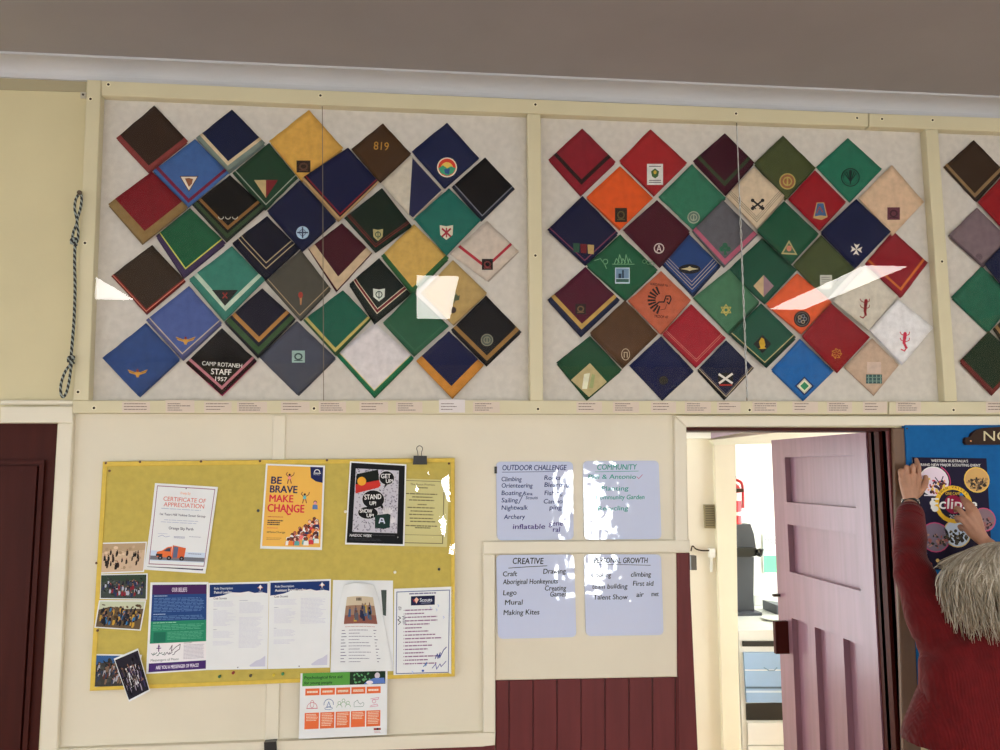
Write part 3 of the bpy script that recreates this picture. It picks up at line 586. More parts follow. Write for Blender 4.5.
S = [
((154.5,105.5,188,141,148,172,116,138), (48,34,26), [(0,.1,(122,54,52))], None, 'dark brown folded scarf with dusty red border in the top corner of the case'),
((232,109.4,265,143,227,172,196,138), (18,26,56), [(0,.1,(110,124,118)),(.1,.17,CRM)], None, 'navy folded scarf with cream and grey-green borders'),
((309,110,343,148,301,180,269,141), (200,156,76), [], ('sq',303.5,166.5,14,12,(40,26,20),(90,60,50)), 'plain yellow folded scarf with a small black square patch'),
((383,123.5,411,153.5,379,182,351,149), (64,44,28), [], ('819',381,146), 'brown folded scarf embroidered with gold 819'),
((447,122.6,479,158,443.6,188,411.6,151.6), (24,32,66), [], ('sunrise',447,167.4), 'navy folded scarf with round red and green sunrise badge'),
((485,157.4,515,189,482,221,451.6,187), (14,14,16), [(0,.07,(22,28,42)),(.07,.09,(120,124,136))], None, 'black folded scarf with thin grey line along its lower edges'),
((411.5,155,442.5,190,413,219,381,183), (190,182,166), [], None, 'white folded scarf with a navy triangle on one side'),
((195,139,229,173,188,208,153,171), (58,92,146), [(.07,.13,(110,28,54))], ('tri',189,183), 'light blue folded scarf with maroon line and triangular white badge'),
((152,171.5,188,207,143,243,108,204), (112,22,32), [(0,.16,(132,108,68))], None, 'red folded scarf with wide khaki border'),
((269,143,298,178,266,210,232.4,173), (28,58,40), [(.07,.09,(150,160,146))], ('half',266,187), 'dark green folded scarf with badge of half tan half maroon triangle'),
((230,175,266,208,227,242,192,205), (14,14,14), [(0,.05,(30,38,32)),(.05,.12,(48,68,44)),(.17,.23,(128,92,50))], ('arcs',228,216.5), 'black folded scarf with green and tan borders and three white arcs'),
((300,180,337,219,302,250,267,211), (20,26,56), [], ('cross',302.6,232.6), 'navy folded scarf with round pale blue cross badge'),
((348,147.5,379,182,340,220,302,178), (18,24,58), [(0,.035,(170,140,100)),(.035,.06,(20,14,18)),(.06,.085,(120,30,40))], None, 'navy folded scarf edged with thin red and cream lines'),
((190,208,226,243,184,277,156,236), (28,84,56), [(0,.1,(58,46,78)),(.1,.125,(190,190,90))], None, 'green folded scarf with yellow line and purple border'),
((267,216,300,249,266,280,232,243), (16,18,34), [(.16,.18,(170,156,126)),(.245,.265,(170,156,126))], None, 'near black folded scarf with two thin cream lines'),
((342,223,372.4,253,337,291.6,308,249), (62,20,32), [(.02,.19,(188,166,136))], None, 'maroon folded scarf with wide cream border'),
((382,188,412,226,375,252,344,218), (18,34,26), [(.08,.095,(120,40,40)),(.12,.135,(100,40,36))], ('shield',378,235,10,12,(168,160,110),(60,80,60),'o'), 'very dark green folded scarf with thin red lines and yellowish shield'),
((449,188,481,220,446,255,414,219), (28,98,88), [], ('shield',446.4,232.6,13.5,15,(205,200,180),(150,30,44),'x'), 'teal folded scarf with white shield and red cross badge'),
((487,221,519,251,487,281,450,254), (190,178,166), [(.21,.27,(160,40,54))], ('sq',487.4,264.4,11,11,(28,22,24),(130,60,60)), 'whitish folded scarf with red chevron line and black square patch'),
((152,245,186,281,146,314,111,276), (50,38,28), [(0,.03,(96,26,24)),(.03,.045,(190,120,100)),(.045,.07,(110,30,28))], None, 'brown folded scarf with narrow red edging'),
((232,246,265,280,225,320,189,279), (52,116,102), [(.11,.19,(176,196,178))], ('btri',225,297), 'teal green folded scarf with white band and black triangle badge'),
((301,250,331,289,300,320,265,281), (72,70,62), [(.06,.075,(170,150,118))], ('torch',300.6,298), 'grey-olive folded scarf with small red torch badge'),
((379,258,411,294,376,323,349,284), (18,28,26), [(.13,.15,W_),(.15,.2,(100,24,34)),(.2,.215,W_)], ('shield',379,295,12,13,(196,205,196),(60,80,76),'o'), 'black folded scarf with maroon and white band and white shield'),
((414,224,449,258,412,294,381,256), (190,156,84), [(0,.09,(40,88,50))], None, 'mustard yellow folded scarf with green border'),
((453,260,487,293,453,324.5,421,293), (172,146,94), [], ('maple',454,299), 'tan folded scarf with outlined leaf and small dark dot'),
((189,286,222,323,182,359,146,320), (70,88,144), [(0,.06,(78,82,120)),(.06,.08,(180,168,150))], ('bird',185.6,339.6), 'cornflower blue folded scarf with pale edge line and golden bird'),
((146,323,180,359,138,396,102.4,358), (44,70,122), [], ('bird',137.6,372.4), 'plain mid blue folded scarf with golden bird'),
((262,288,296,319,258,357,224,322), (20,20,36), [(0,.04,(20,22,26)),(.04,.14,(50,78,46)),(.2,.28,(164,118,62))], None, 'near black folded scarf with tan and green borders'),
((222,328,257,361,222,395,185.6,363), (14,12,14), [(0,.08,(30,14,20)),(.08,.135,(178,116,126))], ('camp',222,373), 'black folded scarf lettered CAMP ROTANEH STAFF 1957'),
((297,321,336,358,297,395,259,357), (68,72,86), [], ('sq',298.4,356.6,13,12,(150,178,172),(60,80,80)), 'slate grey folded scarf with pale square badge'),
((343,290,371,319,335,355,303,320), (20,86,68), [(0,.04,(40,74,44)),(.04,.1,(180,166,96))], None, 'bright green folded scarf with pale yellow edge and centre crease'),
((375,323,414,358,374,397,336,355), (205,200,202), [(0,.075,(20,98,66)),(.075,.09,(196,184,130))], None, 'white folded scarf with green edging'),
((413,292,449,326,415,356,383,323), (36,84,60), [(.08,.09,(64,110,84))], None, 'plain green folded scarf with faint stitched hem'),
((486,295.6,521.6,332,487,365,451,330), (16,18,22), [(0,.06,(18,18,22)),(.06,.14,(140,106,58))], ('round',487,340,6.2,(80,90,80),(130,130,110)), 'black folded scarf with tan band and small round badge'),
((449,331,484,365,452,398,416,361), (18,26,64), [(0,.17,(186,126,56))], None, 'navy folded scarf with wide orange border'),
# second bay
((582.4,128.4,616,162,581,195,548.4,159.6), (124,30,42), [(.15,.23,(36,22,22))], None, 'dark red folded scarf with black chevron band'),
((650.4,129,687.4,163,655,195,619.4,161), (148,36,40), [], ('label',655,174.4), 'red folded scarf with white rectangular label and green figure'),
((725,133,754.4,162.4,725,194,693,161), (56,18,32), [(.12,.2,(50,64,44))], None, 'maroon folded scarf with olive green chevron band'),
((783,135.6,816,168,787,199,754.4,163), (66,74,44), [], ('round',787.4,181.4,8.2,(140,90,60),(170,150,86)), 'olive green folded scarf with round yellow badge in the top row'),
((848,138,882,169,849,202,816,167), (34,104,82), [], ('compass',850.4,177.4), 'teal folded scarf printed with a dark circular emblem'),
((620,166,653,198,621,229,586.4,197), (208,84,34), [], ('sq',621,215,12,14,(40,30,24),(90,80,50)), 'bright orange folded scarf with small black patch'),
((692,164,726,198,693,230,658.4,197), (46,108,84), [], ('round',693.6,217.4,6.2,(90,110,100),(150,160,140)), 'sea green folded scarf with small round grey badge'),
((754,167,785,196,757,228,726,196), (198,180,154), [(.09,.1,(70,66,62)),(.13,.14,(70,66,62)),(.17,.18,(90,86,80))], ('swords',757.6,204.4), 'cream folded scarf with black crossed badge and thin dark lines'),
((815,170,846,202,819,230,788,199), (138,24,34), [], ('bell',820.6,211), 'red folded scarf with blue trapezoid badge'),
((892,165,924,202,893,235,859,198), (200,172,144), [], ('sq',893.6,213.6,12.5,12.5,(96,50,62),(60,30,40)), 'pale pinkish cream folded scarf with maroon square badge'),
((582.4,196,618.4,233,585,264,547.6,229.6), (20,24,54), [(.045,.065,(120,60,84))], ('flags',583.6,248), 'navy folded scarf with three little coloured flags'),
((620,234.4,658,270,626,299.6,586.4,265), (30,84,58), [], ('camp2',622.4,275.6), 'green folded scarf with campfire drawing and pale blue patch'),
((657,200,690,231,658,266,623,230), (66,20,34), [], ('A',659,248.4), 'maroon folded scarf with letter A in a white circle'),
((723,200,758,235,725,267,692,231), (88,88,94), [(.03,.12,(168,88,110))], ('shamrock',725,249), 'grey folded scarf with pink border and green shamrock'),
((784,201,819,234,792,263,757,230), (28,78,56), [], ('ptri',789,248), 'green folded scarf with small triangular badge'),
((856,199,891,231.6,857,267,821,232), (18,26,60), [], ('maltese',856.4,249.4), 'navy folded scarf with white eight-pointed cross'),
((893,231,928,262.6,902,297,865,264), (132,32,42), [(.09,.14,(190,100,48))], None, 'brick red folded scarf with orange border line'),
((689,234,721,266,692.4,296,661,264), (34,62,112), [(0,.05,(28,42,72)),(.1,.115,(170,160,150)),(.16,.175,(170,160,150)),(.22,.235,(160,150,150))], ('oval',689.6,269), 'blue folded scarf with thin white lines and black oval badge'),
((585.6,267,620,300,581,336,547.6,300), (72,20,40), [(0,.09,(22,30,58)),(.09,.17,(178,146,80))], ('sq',580.6,309,10.5,10.5,(36,30,28),(110,90,60)), 'maroon folded scarf with yellow and navy borders'),
((661,271,691,300,660,334,628,301), (176,92,66), [], ('chief',660,301), 'salmon orange folded scarf with black feathered head print'),
((729,269,759.4,302,728,334,693,298), (66,112,84), [(0,.03,(40,84,60))], ('star',726,310), 'soft green folded scarf with yellow star outline'),
((762,238,797,270,766,303,728,270), (26,74,56), [], ('diamond',763.6,286,10.2,(186,164,126),(140,112,122)), 'dark green folded scarf with half tan half mauve diamond'),
((821,235,855,269,826,300,793,265), (66,76,46), [], ('paper',826,282), 'olive green folded scarf with small pale paper patch'),
((797,273,832,302,802,333,766.4,304), (212,92,52), [], ('dark',802,319,8.2), 'orange folded scarf with round black badge beneath the streak of light'),
((866,266,898,296,869,330,833,301), (196,190,176), [], ('lizard',864,308,'m'), 'off-white folded scarf with dark red lizard'),
((625,300,658,334,624,367,590,333), (78,54,34), [], ('ringb',625.6,354.4), 'mid brown folded scarf with pale oval outline'),
((691,304,726,338,697,367,662.4,334), (148,28,42), [(.085,.095,(200,120,110)),(.12,.13,(200,130,116))], None, 'crimson folded scarf with two stitched white lines'),
((761,303,796,337,765,366,730,335), (24,76,58), [(0,.05,(18,52,40)),(.05,.07,(176,168,120))], ('eagle',762.4,344), 'dark green folded scarf with black diamond and golden figure'),
((831,303,870,337,838,372,802,336), (132,24,34), [], ('gold',836.6,353.6), 'plain dark red folded scarf with small golden emblem'),
((898,299,933.6,327.6,903,364,869.6,330), (218,218,226), [], ('lizard',904,341,'r'), 'bright white folded scarf with pinkish red lizard'),
((590,336,622,370,588,399,556.4,362.4), (28,70,48), [], ('foil',589,380), 'green folded scarf with large tan diamond patch'),
((661,336,694,371,662,399.6,629.4,365.6), (18,26,66), [], ('round',663.6,380.4,4.6,(50,50,44),(34,30,28)), 'navy folded scarf with tiny dark round badge'),
((726,340,754,368,726,399,697.6,370), (20,28,58), [(0,.03,(16,18,30)),(.03,.05,(180,164,136)),(.07,.08,(120,110,110))], ('saltire',725.6,379), 'navy folded scarf with white diagonal cross on black'),
((800,339,833.6,371,804,399.8,771.4,369.6), (36,98,164), [], ('dia2',804.4,386,9.6,(24,40,90),(190,190,170),(40,130,90)), 'bright blue folded scarf with diamond badge of green and white'),
((872,338,899,365,874,395,844,367), (184,160,140), [], ('plaid',874,379), 'beige folded scarf with small green plaid patch'),
# third bay
((974,140,1004,171,975,201,943.6,167), (50,36,26), [(0,.05,(46,34,26)),(.05,.12,(132,108,76))], None, 'dark brown folded scarf with tan line in the third bay'),
((977,207.6,1010,240,982,265.6,948.6,235.6), (114,98,104), [(0,.04,(90,76,82))], ('round',979,257,3.4,(100,84,92),(84,70,78)), 'mauve grey folded scarf in the third bay'),
((1010,168,1042,203,1011,236,978,202), (134,22,30), [], None, 'red folded scarf partly out of view in the third bay'),
((982,266,1016,300,989,331.6,951.4,297), (34,92,72), [], None, 'teal green folded scarf in the third bay'),
((1015,232,1047,268,1015,300,985,264), (18,26,56), [], None, 'navy folded scarf partly out of view in the third bay'),
((989,331,1022,363,993,394,960,361), (18,40,30), [(0,.08,(96,30,36))], None, 'very dark green folded scarf with maroon edge in the third bay'),
((1022,301,1052,335,1022,368,993,329), (24,22,24), [(.06,.14,(140,110,70))], None, 'black folded scarf with tan line, partly out of view in the third bay'),
]
for i, (c8, base, bands, bd, label) in enumerate(S):
    kw = {}
    if 'navy triangle' in label: kw['split'] = ([(412.5,158),(441.5,190),(413,217.5),(409,214.5)], (24,30,66))
    if 'CAMP' in label: kw['under'] = (150,30,80)
    scarf(i, c8, base, bands, bd, label, **kw)
# typed labels along the bottom rail
LB = [(122,150),(165.6,194.4),(204,231.6),(237,267),(281,309.6),(318.7,346),(359.5,388),(396,422.4),(439,465),(473,499.7),(576.5,602),(613,639),(651,676),(685,711),(717,740.5),(752.5,777),(792.5,818),(827,852),(863,887),(896,921),(986,1014)]
ordn = 'first second third fourth fifth sixth seventh eighth ninth tenth eleventh twelfth thirteenth fourteenth fifteenth sixteenth seventeenth eighteenth nineteenth twentieth twenty-first'.split()
for i, (a, c) in enumerate(LB):
    up_ = {1: -1.6, 8: -2.2}.get(i, 0); cc = (200,186,172) if i != 8 else (206,200,200)
    b = MB(); b.slab([(a, 401.6 + up_), (c, 401.7 + up_), (c, 412.6), (a, 412.5)], FR + .0008, FR + .0001, mat(cc, .7, 1.2)); 
    o = b.build('typed_label'); tag(o, 'small typed paper label, %s from the closed door along the bottom rail of the case' % ordn[i], 'label', 'typed labels on the case rail')
    A = Art(FR + .0009, gain=1.1); n_ = 3 + (i % 2); rr = random.Random(i)
    for k in range(n_):
        y = 403.4 + k * (8.4 / n_); wl = (c - a) * rr.uniform(.4, .88); A.para(a + 2, y, a + 2 + wl, y + 1.9, 1, (110, 96, 92), 1, .38, .05, rr)
    A.build('print', o)
# rope hanging by the case
rope = mat((22, 26, 28), .7, 1, 'rope')
def rp(L, off=.053): return [W(x, y, off if not isinstance(off, list) else off[k]) for k, (x, y) in enumerate(L)]
b = MB()
b.tube(spline(rp([(79.5,193),(75.6,200),(74.8,210),(77,222),(73.4,232),(72.5,241),(75,243)]), 5), .0042, rope, 7)
b.tube(spline(rp([(79.5,193),(81.6,197),(80.6,208),(77,221),(78.2,232),(77.6,240),(75,244)], .058), 5), .0042, rope, 7)
b.tube(spline(rp([(75,244),(74.6,262),(75,290),(74,320),(72,345),(71,358),(70.5,364)]), 5), .0048, rope, 7)
b.tube(spline(rp([(70.5,364),(65,372),(61,384),(61,394),(63.6,397),(67,391),(69.4,380),(71,368),(72.5,361)], .058), 5), .0042, rope, 7)
for (x, y) in ((74, 243), (71, 361)):
    pts = [W(x + 3.2 * math.cos(t * 2.1), y + 3.0 * math.sin(t * 1.3) + t * .35 - 3, .058 + .004 * math.cos(t * 1.7)) for t in [k * .45 for k in range(22)]]
    b.tube(spline(pts, 2), .0036, rope, 6)
o = tag(b.build('rope', smooth=True), 'knotted black and white flecked cord hanging beside the case', 'rope')
b = MB(); b.cyl(W(79.5, 192.6, .0), W(79.5, 192.6, .066), .004, scr, n=10); b.cyl(W(79.5, 192.6, .064), W(79.5, 192.6, .068), .008, scr, n=10); b.build('nail', o)
# clear twisted tape hanging down the glass joint of the second bay
film = mat((196, 200, 200), .2, 1.2); b = MB()
for ph in (0, math.pi):
    pts = []
    for k in range(150):
        t = k / 149; x = 736.9 + (747.4 - 736.9) * t; y = 126 + (398 - 126) * t; amp = (1.0 if y > 196 else .35) * (.6 + .6 * abs(noise.noise(Vector((t * 9, 0, 2)))))
        pts.append(W(x + amp * math.sin(t * 75 + ph), y, .0405 + .0022 * math.cos(t * 75 + ph)))
    b.tube(pts, .0011, film, 5)
tag(b.build('twisted_cord', smooth=True), 'thin clear twisted cord hanging down the glass of the second bay', 'cord')
# ================================================================ PASSAGE AND KITCHEN BEHIND THE DOORWAY
def V2(px, py, y): return W(px, py, -y)
pw = mat((226, 221, 204), .5, 1.12, 'paint'); white = mat((236, 238, 232), .35, 1.0, 'paint'); lav = mat((146, 124, 142), .7, .95, 'paint')
FY = 1.60
o_l = V2(736, 600, FY).x; o_r = 2.45; o_h = V2(750, 443.5, FY).z
wa, wb_, wz0, wz1 = .2, 1.15, .75, 2.0
b = MB(); pc_top = 2.75
b.box(-.3, wa, FY, FY + .12, 0, pc_top, pw); b.box(wa, wb_, FY, FY + .12, 0, wz0, pw); b.box(wa, wb_, FY, FY + .12, wz1, pc_top, pw); b.box(wb_, o_l, FY, FY + .12, 0, pc_top, pw)
b.box(o_l, o_r, FY, FY + .12, o_h, pc_top, pw); b.box(o_r, 3.6, FY, FY + .12, 0, pc_top, pw)
tag(b.build('wall_passage'), kind='structure')
b = MB(); b.box(-.4, -.3, T, FY + .12, 0, pc_top, pw); b.box(3.5, 3.6, T, 3.1, 0, pc_top, pw); b.box(1.2, 1.3, FY + .12, 3.1, 0, pc_top, pw); b.box(1.2, 3.6, 2.95, 3.07, 0, pc_top, white)
tag(b.build('wall_kitchen'), kind='structure')
# sloping lean-to ceiling over the passage, flat one over the kitchen
c1 = V2(711, 441, FY - .001); c2 = V2(762, 430.5, FY - .001); sl = (c2.z - c1.z) / (c2.x - c1.x); zl = max(2.045, c1.z)
b = MB(); f = lambda x: max(dw_h + .012, zl + sl * (x - c1.x))
cT = V2(711, 430, T).x
b.prism([(-.3, T, f(-.3)), (cT, T, f(cT)), (cT, T, 2.8), (-.3, T, 2.8)], [(-.3, FY, f(-.3)), (c1.x, FY, f(c1.x)), (c1.x, FY, 2.8), (-.3, FY, 2.8)], white)
b.prism([(cT, T, f(cT)), (2.6, T, f(2.6)), (3.5, T, f(2.6)), (3.5, T, 2.8), (cT, T, 2.8)], [(c1.x, FY, f(c1.x)), (2.6, FY, f(2.6)), (3.5, FY, f(2.6)), (3.5, FY, 2.8), (c1.x, FY, 2.8)], lav)
b.box(1.2, 3.6, FY + .12, 3.07, 2.6, 2.7, white); tag(b.build('ceiling_passage'), kind='structure')
pday = emis((.93, .97, 1.0), L_PASSAGE, 'daylight_in_unseen_passage_window'); kday = emis((.96, .99, 1.0), L_KITCHEN, 'added_kitchen_daylight')
def win2(n, box, mt):
    e = empty('window_%d' % n, ((box[0] + box[1]) / 2, (box[2] + box[3]) / 2, box[4]), kind='structure'); b = MB(); b.box(*box, mt); b.build('pane', e)
    b = MB(); x0_, x1_, y0_, y1_, z0_, z1_ = box
    if x1_ - x0_ > y1_ - y0_:
        for (u0, u1, v0, v1) in ((x0_, x1_, z0_, z0_ + .04), (x0_, x1_, z1_ - .04, z1_), (x0_, x0_ + .04, z0_, z1_), (x1_ - .04, x1_, z0_, z1_)): b.box(u0, u1, y0_ - .03, y0_ - .002, v0, v1, cream_trim)
    else:
        for (u0, u1, v0, v1) in ((y0_, y1_, z0_, z0_ + .04), (y0_, y1_, z1_ - .04, z1_), (y0_, y0_ + .04, z0_, z1_), (y1_ - .04, y1_, z0_, z1_)): b.box(x0_ - .03, x0_ - .002, u0, u1, v0, v1, cream_trim)
    b.build('window_frame', e)
win2(20, (wa, wb_, FY + .05, FY + .06, wz0, wz1), pday)
win2(21, (3.488, 3.498, 1.85, 2.85, .25, 2.3), kday)  # unseen window added to brighten the kitchen from the right
win2(22, (-.298, -.288, .3, 1.4, .7, 2.0), pday)  # unseen window added to light the passage wall and the door face
win2(23, (3.485, 3.495, .3, 1.45, .3, 2.0), kday)  # unseen end window added to light the stove front and passage
# batten lamp added on the unseen ceiling to brighten the kitchen
e = empty('added_kitchen_light', (2.5, 2.3, 2.5), 'added white lamp on the unseen kitchen ceiling behind the open door', 'light'); b = MB(); b.box(2.0, 3.0, 2.24, 2.36, 2.54, 2.6, white); b.build('housing', e)
b = MB(); b.box(2.02, 2.98, 2.25, 2.35, 2.52, 2.54, kday); b.build('diffuser', e)
# casing round the kitchen opening
def vtrim(pts, y, th, mt, name):
    fr = [V2(x, yy, y) for x, yy in pts]; b = MB(); b.prism(fr, [Vector((p.x, p.y + th, p.z)) for p in fr], mt); return tag(b.build(name), kind='structure')
cc = mat((228, 223, 200), .5, 1.08, 'paint')
vtrim([(714.5, 445.5), (735.5, 443.5), (739.5, 760), (724, 760)], FY - .03, .03, cc, 'trim_40')
vtrim([(711, 440), (800, 430), (800, 443), (714.5, 445)], FY - .034, .034, mat((238, 232, 205), .45, 1.1, 'paint'), 'trim_41')
# vent and switch on the passage wall
vent = empty('wall_vent', V2(710, 528, FY), 'small beige louvred vent on the passage wall', 'vent')
b = MB(); q = [V2(704, 504.5, FY - .012), V2(714.6, 504.5, FY - .012), V2(715.6, 528.5, FY - .012), V2(705, 528.2, FY - .012)]; vm = mat((150, 140, 108), .5, 1.0)
b.prism(q, [Vector((p.x, FY, p.z)) for p in q], vm); b.build('plate', vent)
b = MB()
for k in range(9):
    z0_ = q[3].z + .012 + k * .0128; b.box(q[0].x + .006, q[1].x - .006, FY - .017, FY - .012, z0_, z0_ + .006, mat((108, 100, 76), .5, 1.0))
b.build('slat', vent)
sw = tag(None or empty('cable_junction', V2(711, 572, FY), 'white junction box with black cable on the passage wall', 'switch'))
b = MB(); q = V2(708, 548, FY); q2 = V2(713.5, 557, FY); b.box(q.x, q2.x, FY - .03, FY, q2.z, q.z, white); b.build('box', sw)
b = MB(); b.tube(spline([V2(691, 551, FY - .01), V2(692.5, 546, FY - .02), V2(696, 549, FY - .02), V2(702, 550.5, FY - .02), V2(709, 550.5, FY - .02)], 5), .004, scr, 6); b.build('cable', sw)
b = MB(); b.tube([V2(711.5, 556, FY - .01), V2(711.5, 572, FY - .01)], .008, white, 8); b.build('conduit', sw)
b = MB(); p = W(693, 561, -.1); b.box(p.x - .012, p.x + .008, .085, .115, p.z - .03, p.z + .02, mat((90, 84, 74), .4, 1, metal=.6)); 
o = tag(b.build('strike_plate'), 'small metal strike plate on the doorway edge', 'strike plate')
# kitchen: extinguisher, bench, appliance, stove, notice
ex = empty('fire_extinguisher', V2(730, 524, 1.85), 'red fire extinguisher hanging behind the cream door casing', 'fire extinguisher')
redm = mat((176, 26, 36), .3, 1.2); cx = V2(733.2, 500, 1.83).x; zb_ = V2(733, 524, 1.83).z; zt = V2(733, 483, 1.83).z
b = MB(); prof = [(0, zb_), (.042, zb_), (.046, zb_ + .01), (.046, zt - .04), (.036, zt - .015), (.016, zt), (.016, zt + .01), (0, zt + .01)]; n = 20; vs = []; fs = []
for (r_, z_) in prof: vs += [(cx + r_ * math.cos(t), 1.83 + r_ * math.sin(t), z_) for t in [i * 2 * math.pi / n for i in range(n)]]
for k in range(len(prof) - 1): fs += [[k * n + i, k * n + (i + 1) % n, (k + 1) * n + (i + 1) % n, (k + 1) * n + i] for i in range(n)]
b.add(vs, fs, redm); b.build('cylinder_body', ex, True)
b = MB(); b.cyl((cx, 1.83, zt - .10), (cx, 1.83, zt - .055), .0466, white, n=20, caps=False); b.cyl((cx, 1.83, zb_ + .05), (cx, 1.83, zb_ + .07), .0466, white, n=20, caps=False); b.build('label_band', ex)
b = MB(); b.cyl((cx, 1.83, zt + .005), (cx, 1.83, zt + .03), .014, mat((70, 76, 66), .3, 1, metal=.8)); b.box(cx - .03, cx + .02, 1.82, 1.84, zt + .028, zt + .04, scr); b.box(cx - .05, cx + .0, 1.82, 1.84, zt + .008, zt + .016, scr); b.build('valve', ex)
b = MB(); b.tube(spline([(cx + .012, 1.82, zt + .02), (cx + .045, 1.81, zt), (cx + .052, 1.81, zt - .06), (cx + .05, 1.81, zb_ + .09)], 6), .008, redm, 8); b.build('hose', ex)
b = MB(); b.box(cx - .02, cx + .02, 1.72, 1.79, zt - .05, zt - .03, scr); b.build('bracket', ex)
zbn = .95
bench = empty('kitchen_bench', (2.4, 2.4, 0), 'white kitchen bench seen through the open doorway', 'bench')
b = MB(); b.box(1.32, 3.45, 2.0, 2.94, zbn - .03, zbn, white); b.build('benchtop', bench)
b = MB(); b.box(2.45, 3.45, 2.03, 2.94, 0, zbn - .03, white); b.box(1.32, 1.74, 2.03, 2.94, 0, zbn - .03, white); b.build('cabinet_body', bench)
ap = empty('drinks_machine', V2(744, 613, 2.5), 'tall dark grey appliance with black lever on the kitchen bench', 'appliance')
dk = mat((62, 66, 76), .4, 1.1); bk = mat((20, 20, 22), .35, 1)
def vslab(pts, y, th, mt, parent, name):
    fr = [V2(x, yy, y) for x, yy in pts]; b = MB(); b.prism(fr, [Vector((p.x, p.y + th, p.z)) for p in fr], mt); return b.build(name, parent)
vslab([(730, 524), (750.5, 524), (754, 534), (756, 548), (730, 548)], 2.4, .26, dk, ap, 'head')
vslab([(730, 548), (756.5, 548), (756, 556), (751, 557), (730, 557)], 2.36, .3, bk, ap, 'band')
vslab([(732, 557), (754, 557), (753.5, 600), (754.5, 611), (734, 611)], 2.45, .22, dk, ap, 'column')
b = MB(); b.tube([V2(756, 551, 2.36), V2(760, 551.5, 2.34), V2(763, 552.5, 2.33)], [.012, .02, .024], bk, 10); b.tube([V2(757, 554, 2.36), V2(761, 555, 2.34)], .014, bk, 8); b.build('lever', ap, True)
b = MB(); p = V2(744, 612, 2.5); b.box(p.x - .11, p.x + .07, 2.38, 2.72, zbn + .001, zbn + .02, dk); b.build('base_plate', ap)
for (nm, lb, pts, y, th, mt) in (('paper_box', 'small white box standing at the back of the kitchen bench', [(755, 599), (767, 598.5), (767, 608), (755, 609)], 2.75, .06, white), ):
    fr = [V2(x, yy, y) for x, yy in pts]; b = MB(); zz = min(p.z for p in fr); b.prism([Vector((p.x, p.y, p.z - zz + zbn + .001)) for p in fr], [Vector((p.x, p.y + th, p.z - zz + zbn + .001)) for p in fr], mt); tag(b.build(nm), lb, 'box')
b = MB(); p = V2(779, 603, 2.5); b.prism([(p.x - .06, 2.4, zbn + .001), (p.x + .14, 2.4, zbn + .001), (p.x + .14, 2.4, zbn + .03), (p.x - .06, 2.4, zbn + .06)], [(p.x - .06, 2.62, zbn + .001), (p.x + .14, 2.62, zbn + .001), (p.x + .14, 2.62, zbn + .03), (p.x - .06, 2.62, zbn + .06)], dk); tag(b.build('black_tray'), 'dark wedge-shaped tray on the kitchen bench beside the door edge', 'tray')
b = MB(); p = V2(772, 613, 2.3); n = 24
b.cyl((p.x, 2.24, zbn + .001), (p.x, 2.24, zbn + .008), .075, dk, .09, 28); b.cyl((p.x, 2.24, zbn + .008), (p.x, 2.24, zbn + .014), .09, white, .092, 28); tag(b.build('round_plate'), 'round pale plate near the front of the kitchen bench', 'plate')
st = empty('upright_stove', V2(764, 760, 1.96), 'white upright stove with blue glass oven door beyond the doorway', 'stove')
def fy(px, py): return V2(px, py, 1.90)
sx0, sx1 = V2(741, 690, 1.9).x, V2(741, 690, 1.9).x + .56
b = MB(); b.box(sx0, sx1, 1.905, 1.99, 0, zbn + .004, white); b.build('body', st)
def sf(pts, th, mt, nm): 
    fr = [fy(*p) for p in pts]; b = MB(); b.prism([Vector((p.x, p.y - th, p.z)) for p in fr], [Vector((p.x, 1.905, p.z)) for p in fr], mt); return b.build(nm, st)
sf([(742.5, 641), (800, 641), (800, 646.3), (742.5, 646.3)], .006, bk, 'control_strip')
gls = mat((140, 170, 205), .15, 1.2); sf([(743, 652), (805, 652), (805, 702), (746, 702)], .012, gls, 'oven_door')
A = Art(gain=1); A.pt = lambda x, y, l: Vector((fy(x, y).x, 1.886 - l * .0004, fy(x, y).z))
A.rect(744, 669, 805, 670, (235, 240, 250)); A.line([(763, 667), (768, 670), (773, 670), (776, 667)], 1, (110, 140, 170), 1); A.rect(745, 686, 805, 688, (90, 110, 130)); A.rect(745, 690, 805, 692, (200, 220, 240)); A.build('trim_lines', st)
sf([(746, 703.5), (806, 702), (806, 720), (746.5, 720)], .004, bk, 'oven_gap'); sf([(747, 722), (806, 722), (806, 744), (747.5, 744)], .01, white, 'drawer'); sf([(747.5, 745.5), (806, 745.5), (806, 790), (748, 790)], .01, white, 'drawer')
kq = [V2(762.6, 534.5, 2.94), V2(782, 534.5, 2.94), V2(783, 573, 2.94), V2(763.4, 573, 2.94)]
b = MB(); b.prism(kq, [Vector((p.x, p.y + .004, p.z)) for p in kq], white); ko = tag(b.build('kitchen_notice'), 'white and green notice pinned to the kitchen wall', 'notice')
A = Art(quad=kq, w=20, h=39, gain=1.1); A.rect(.3, .3, 19.7, 1, (120, 170, 170)); A.rect(.3, .3, .8, 22, (120, 170, 170)); A.text('KEEPING', 2.2, 6.5, 2.1, (60, 70, 100), bold=.02); A.text('YOUR KIT', 2.2, 9.6, 2.1, (60, 70, 100), bold=.02); A.para(2.2, 16, 12, 18, 1, (120, 120, 130)); A.rect(.6, 21.5, 19.6, 38.4, (110, 196, 150)); A.ell(16, 27, 2.6, 2.4, (200, 70, 90), 1); A.ell(16, 27, 1.3, 1.2, (240, 230, 235), 2); A.build('print', ko)
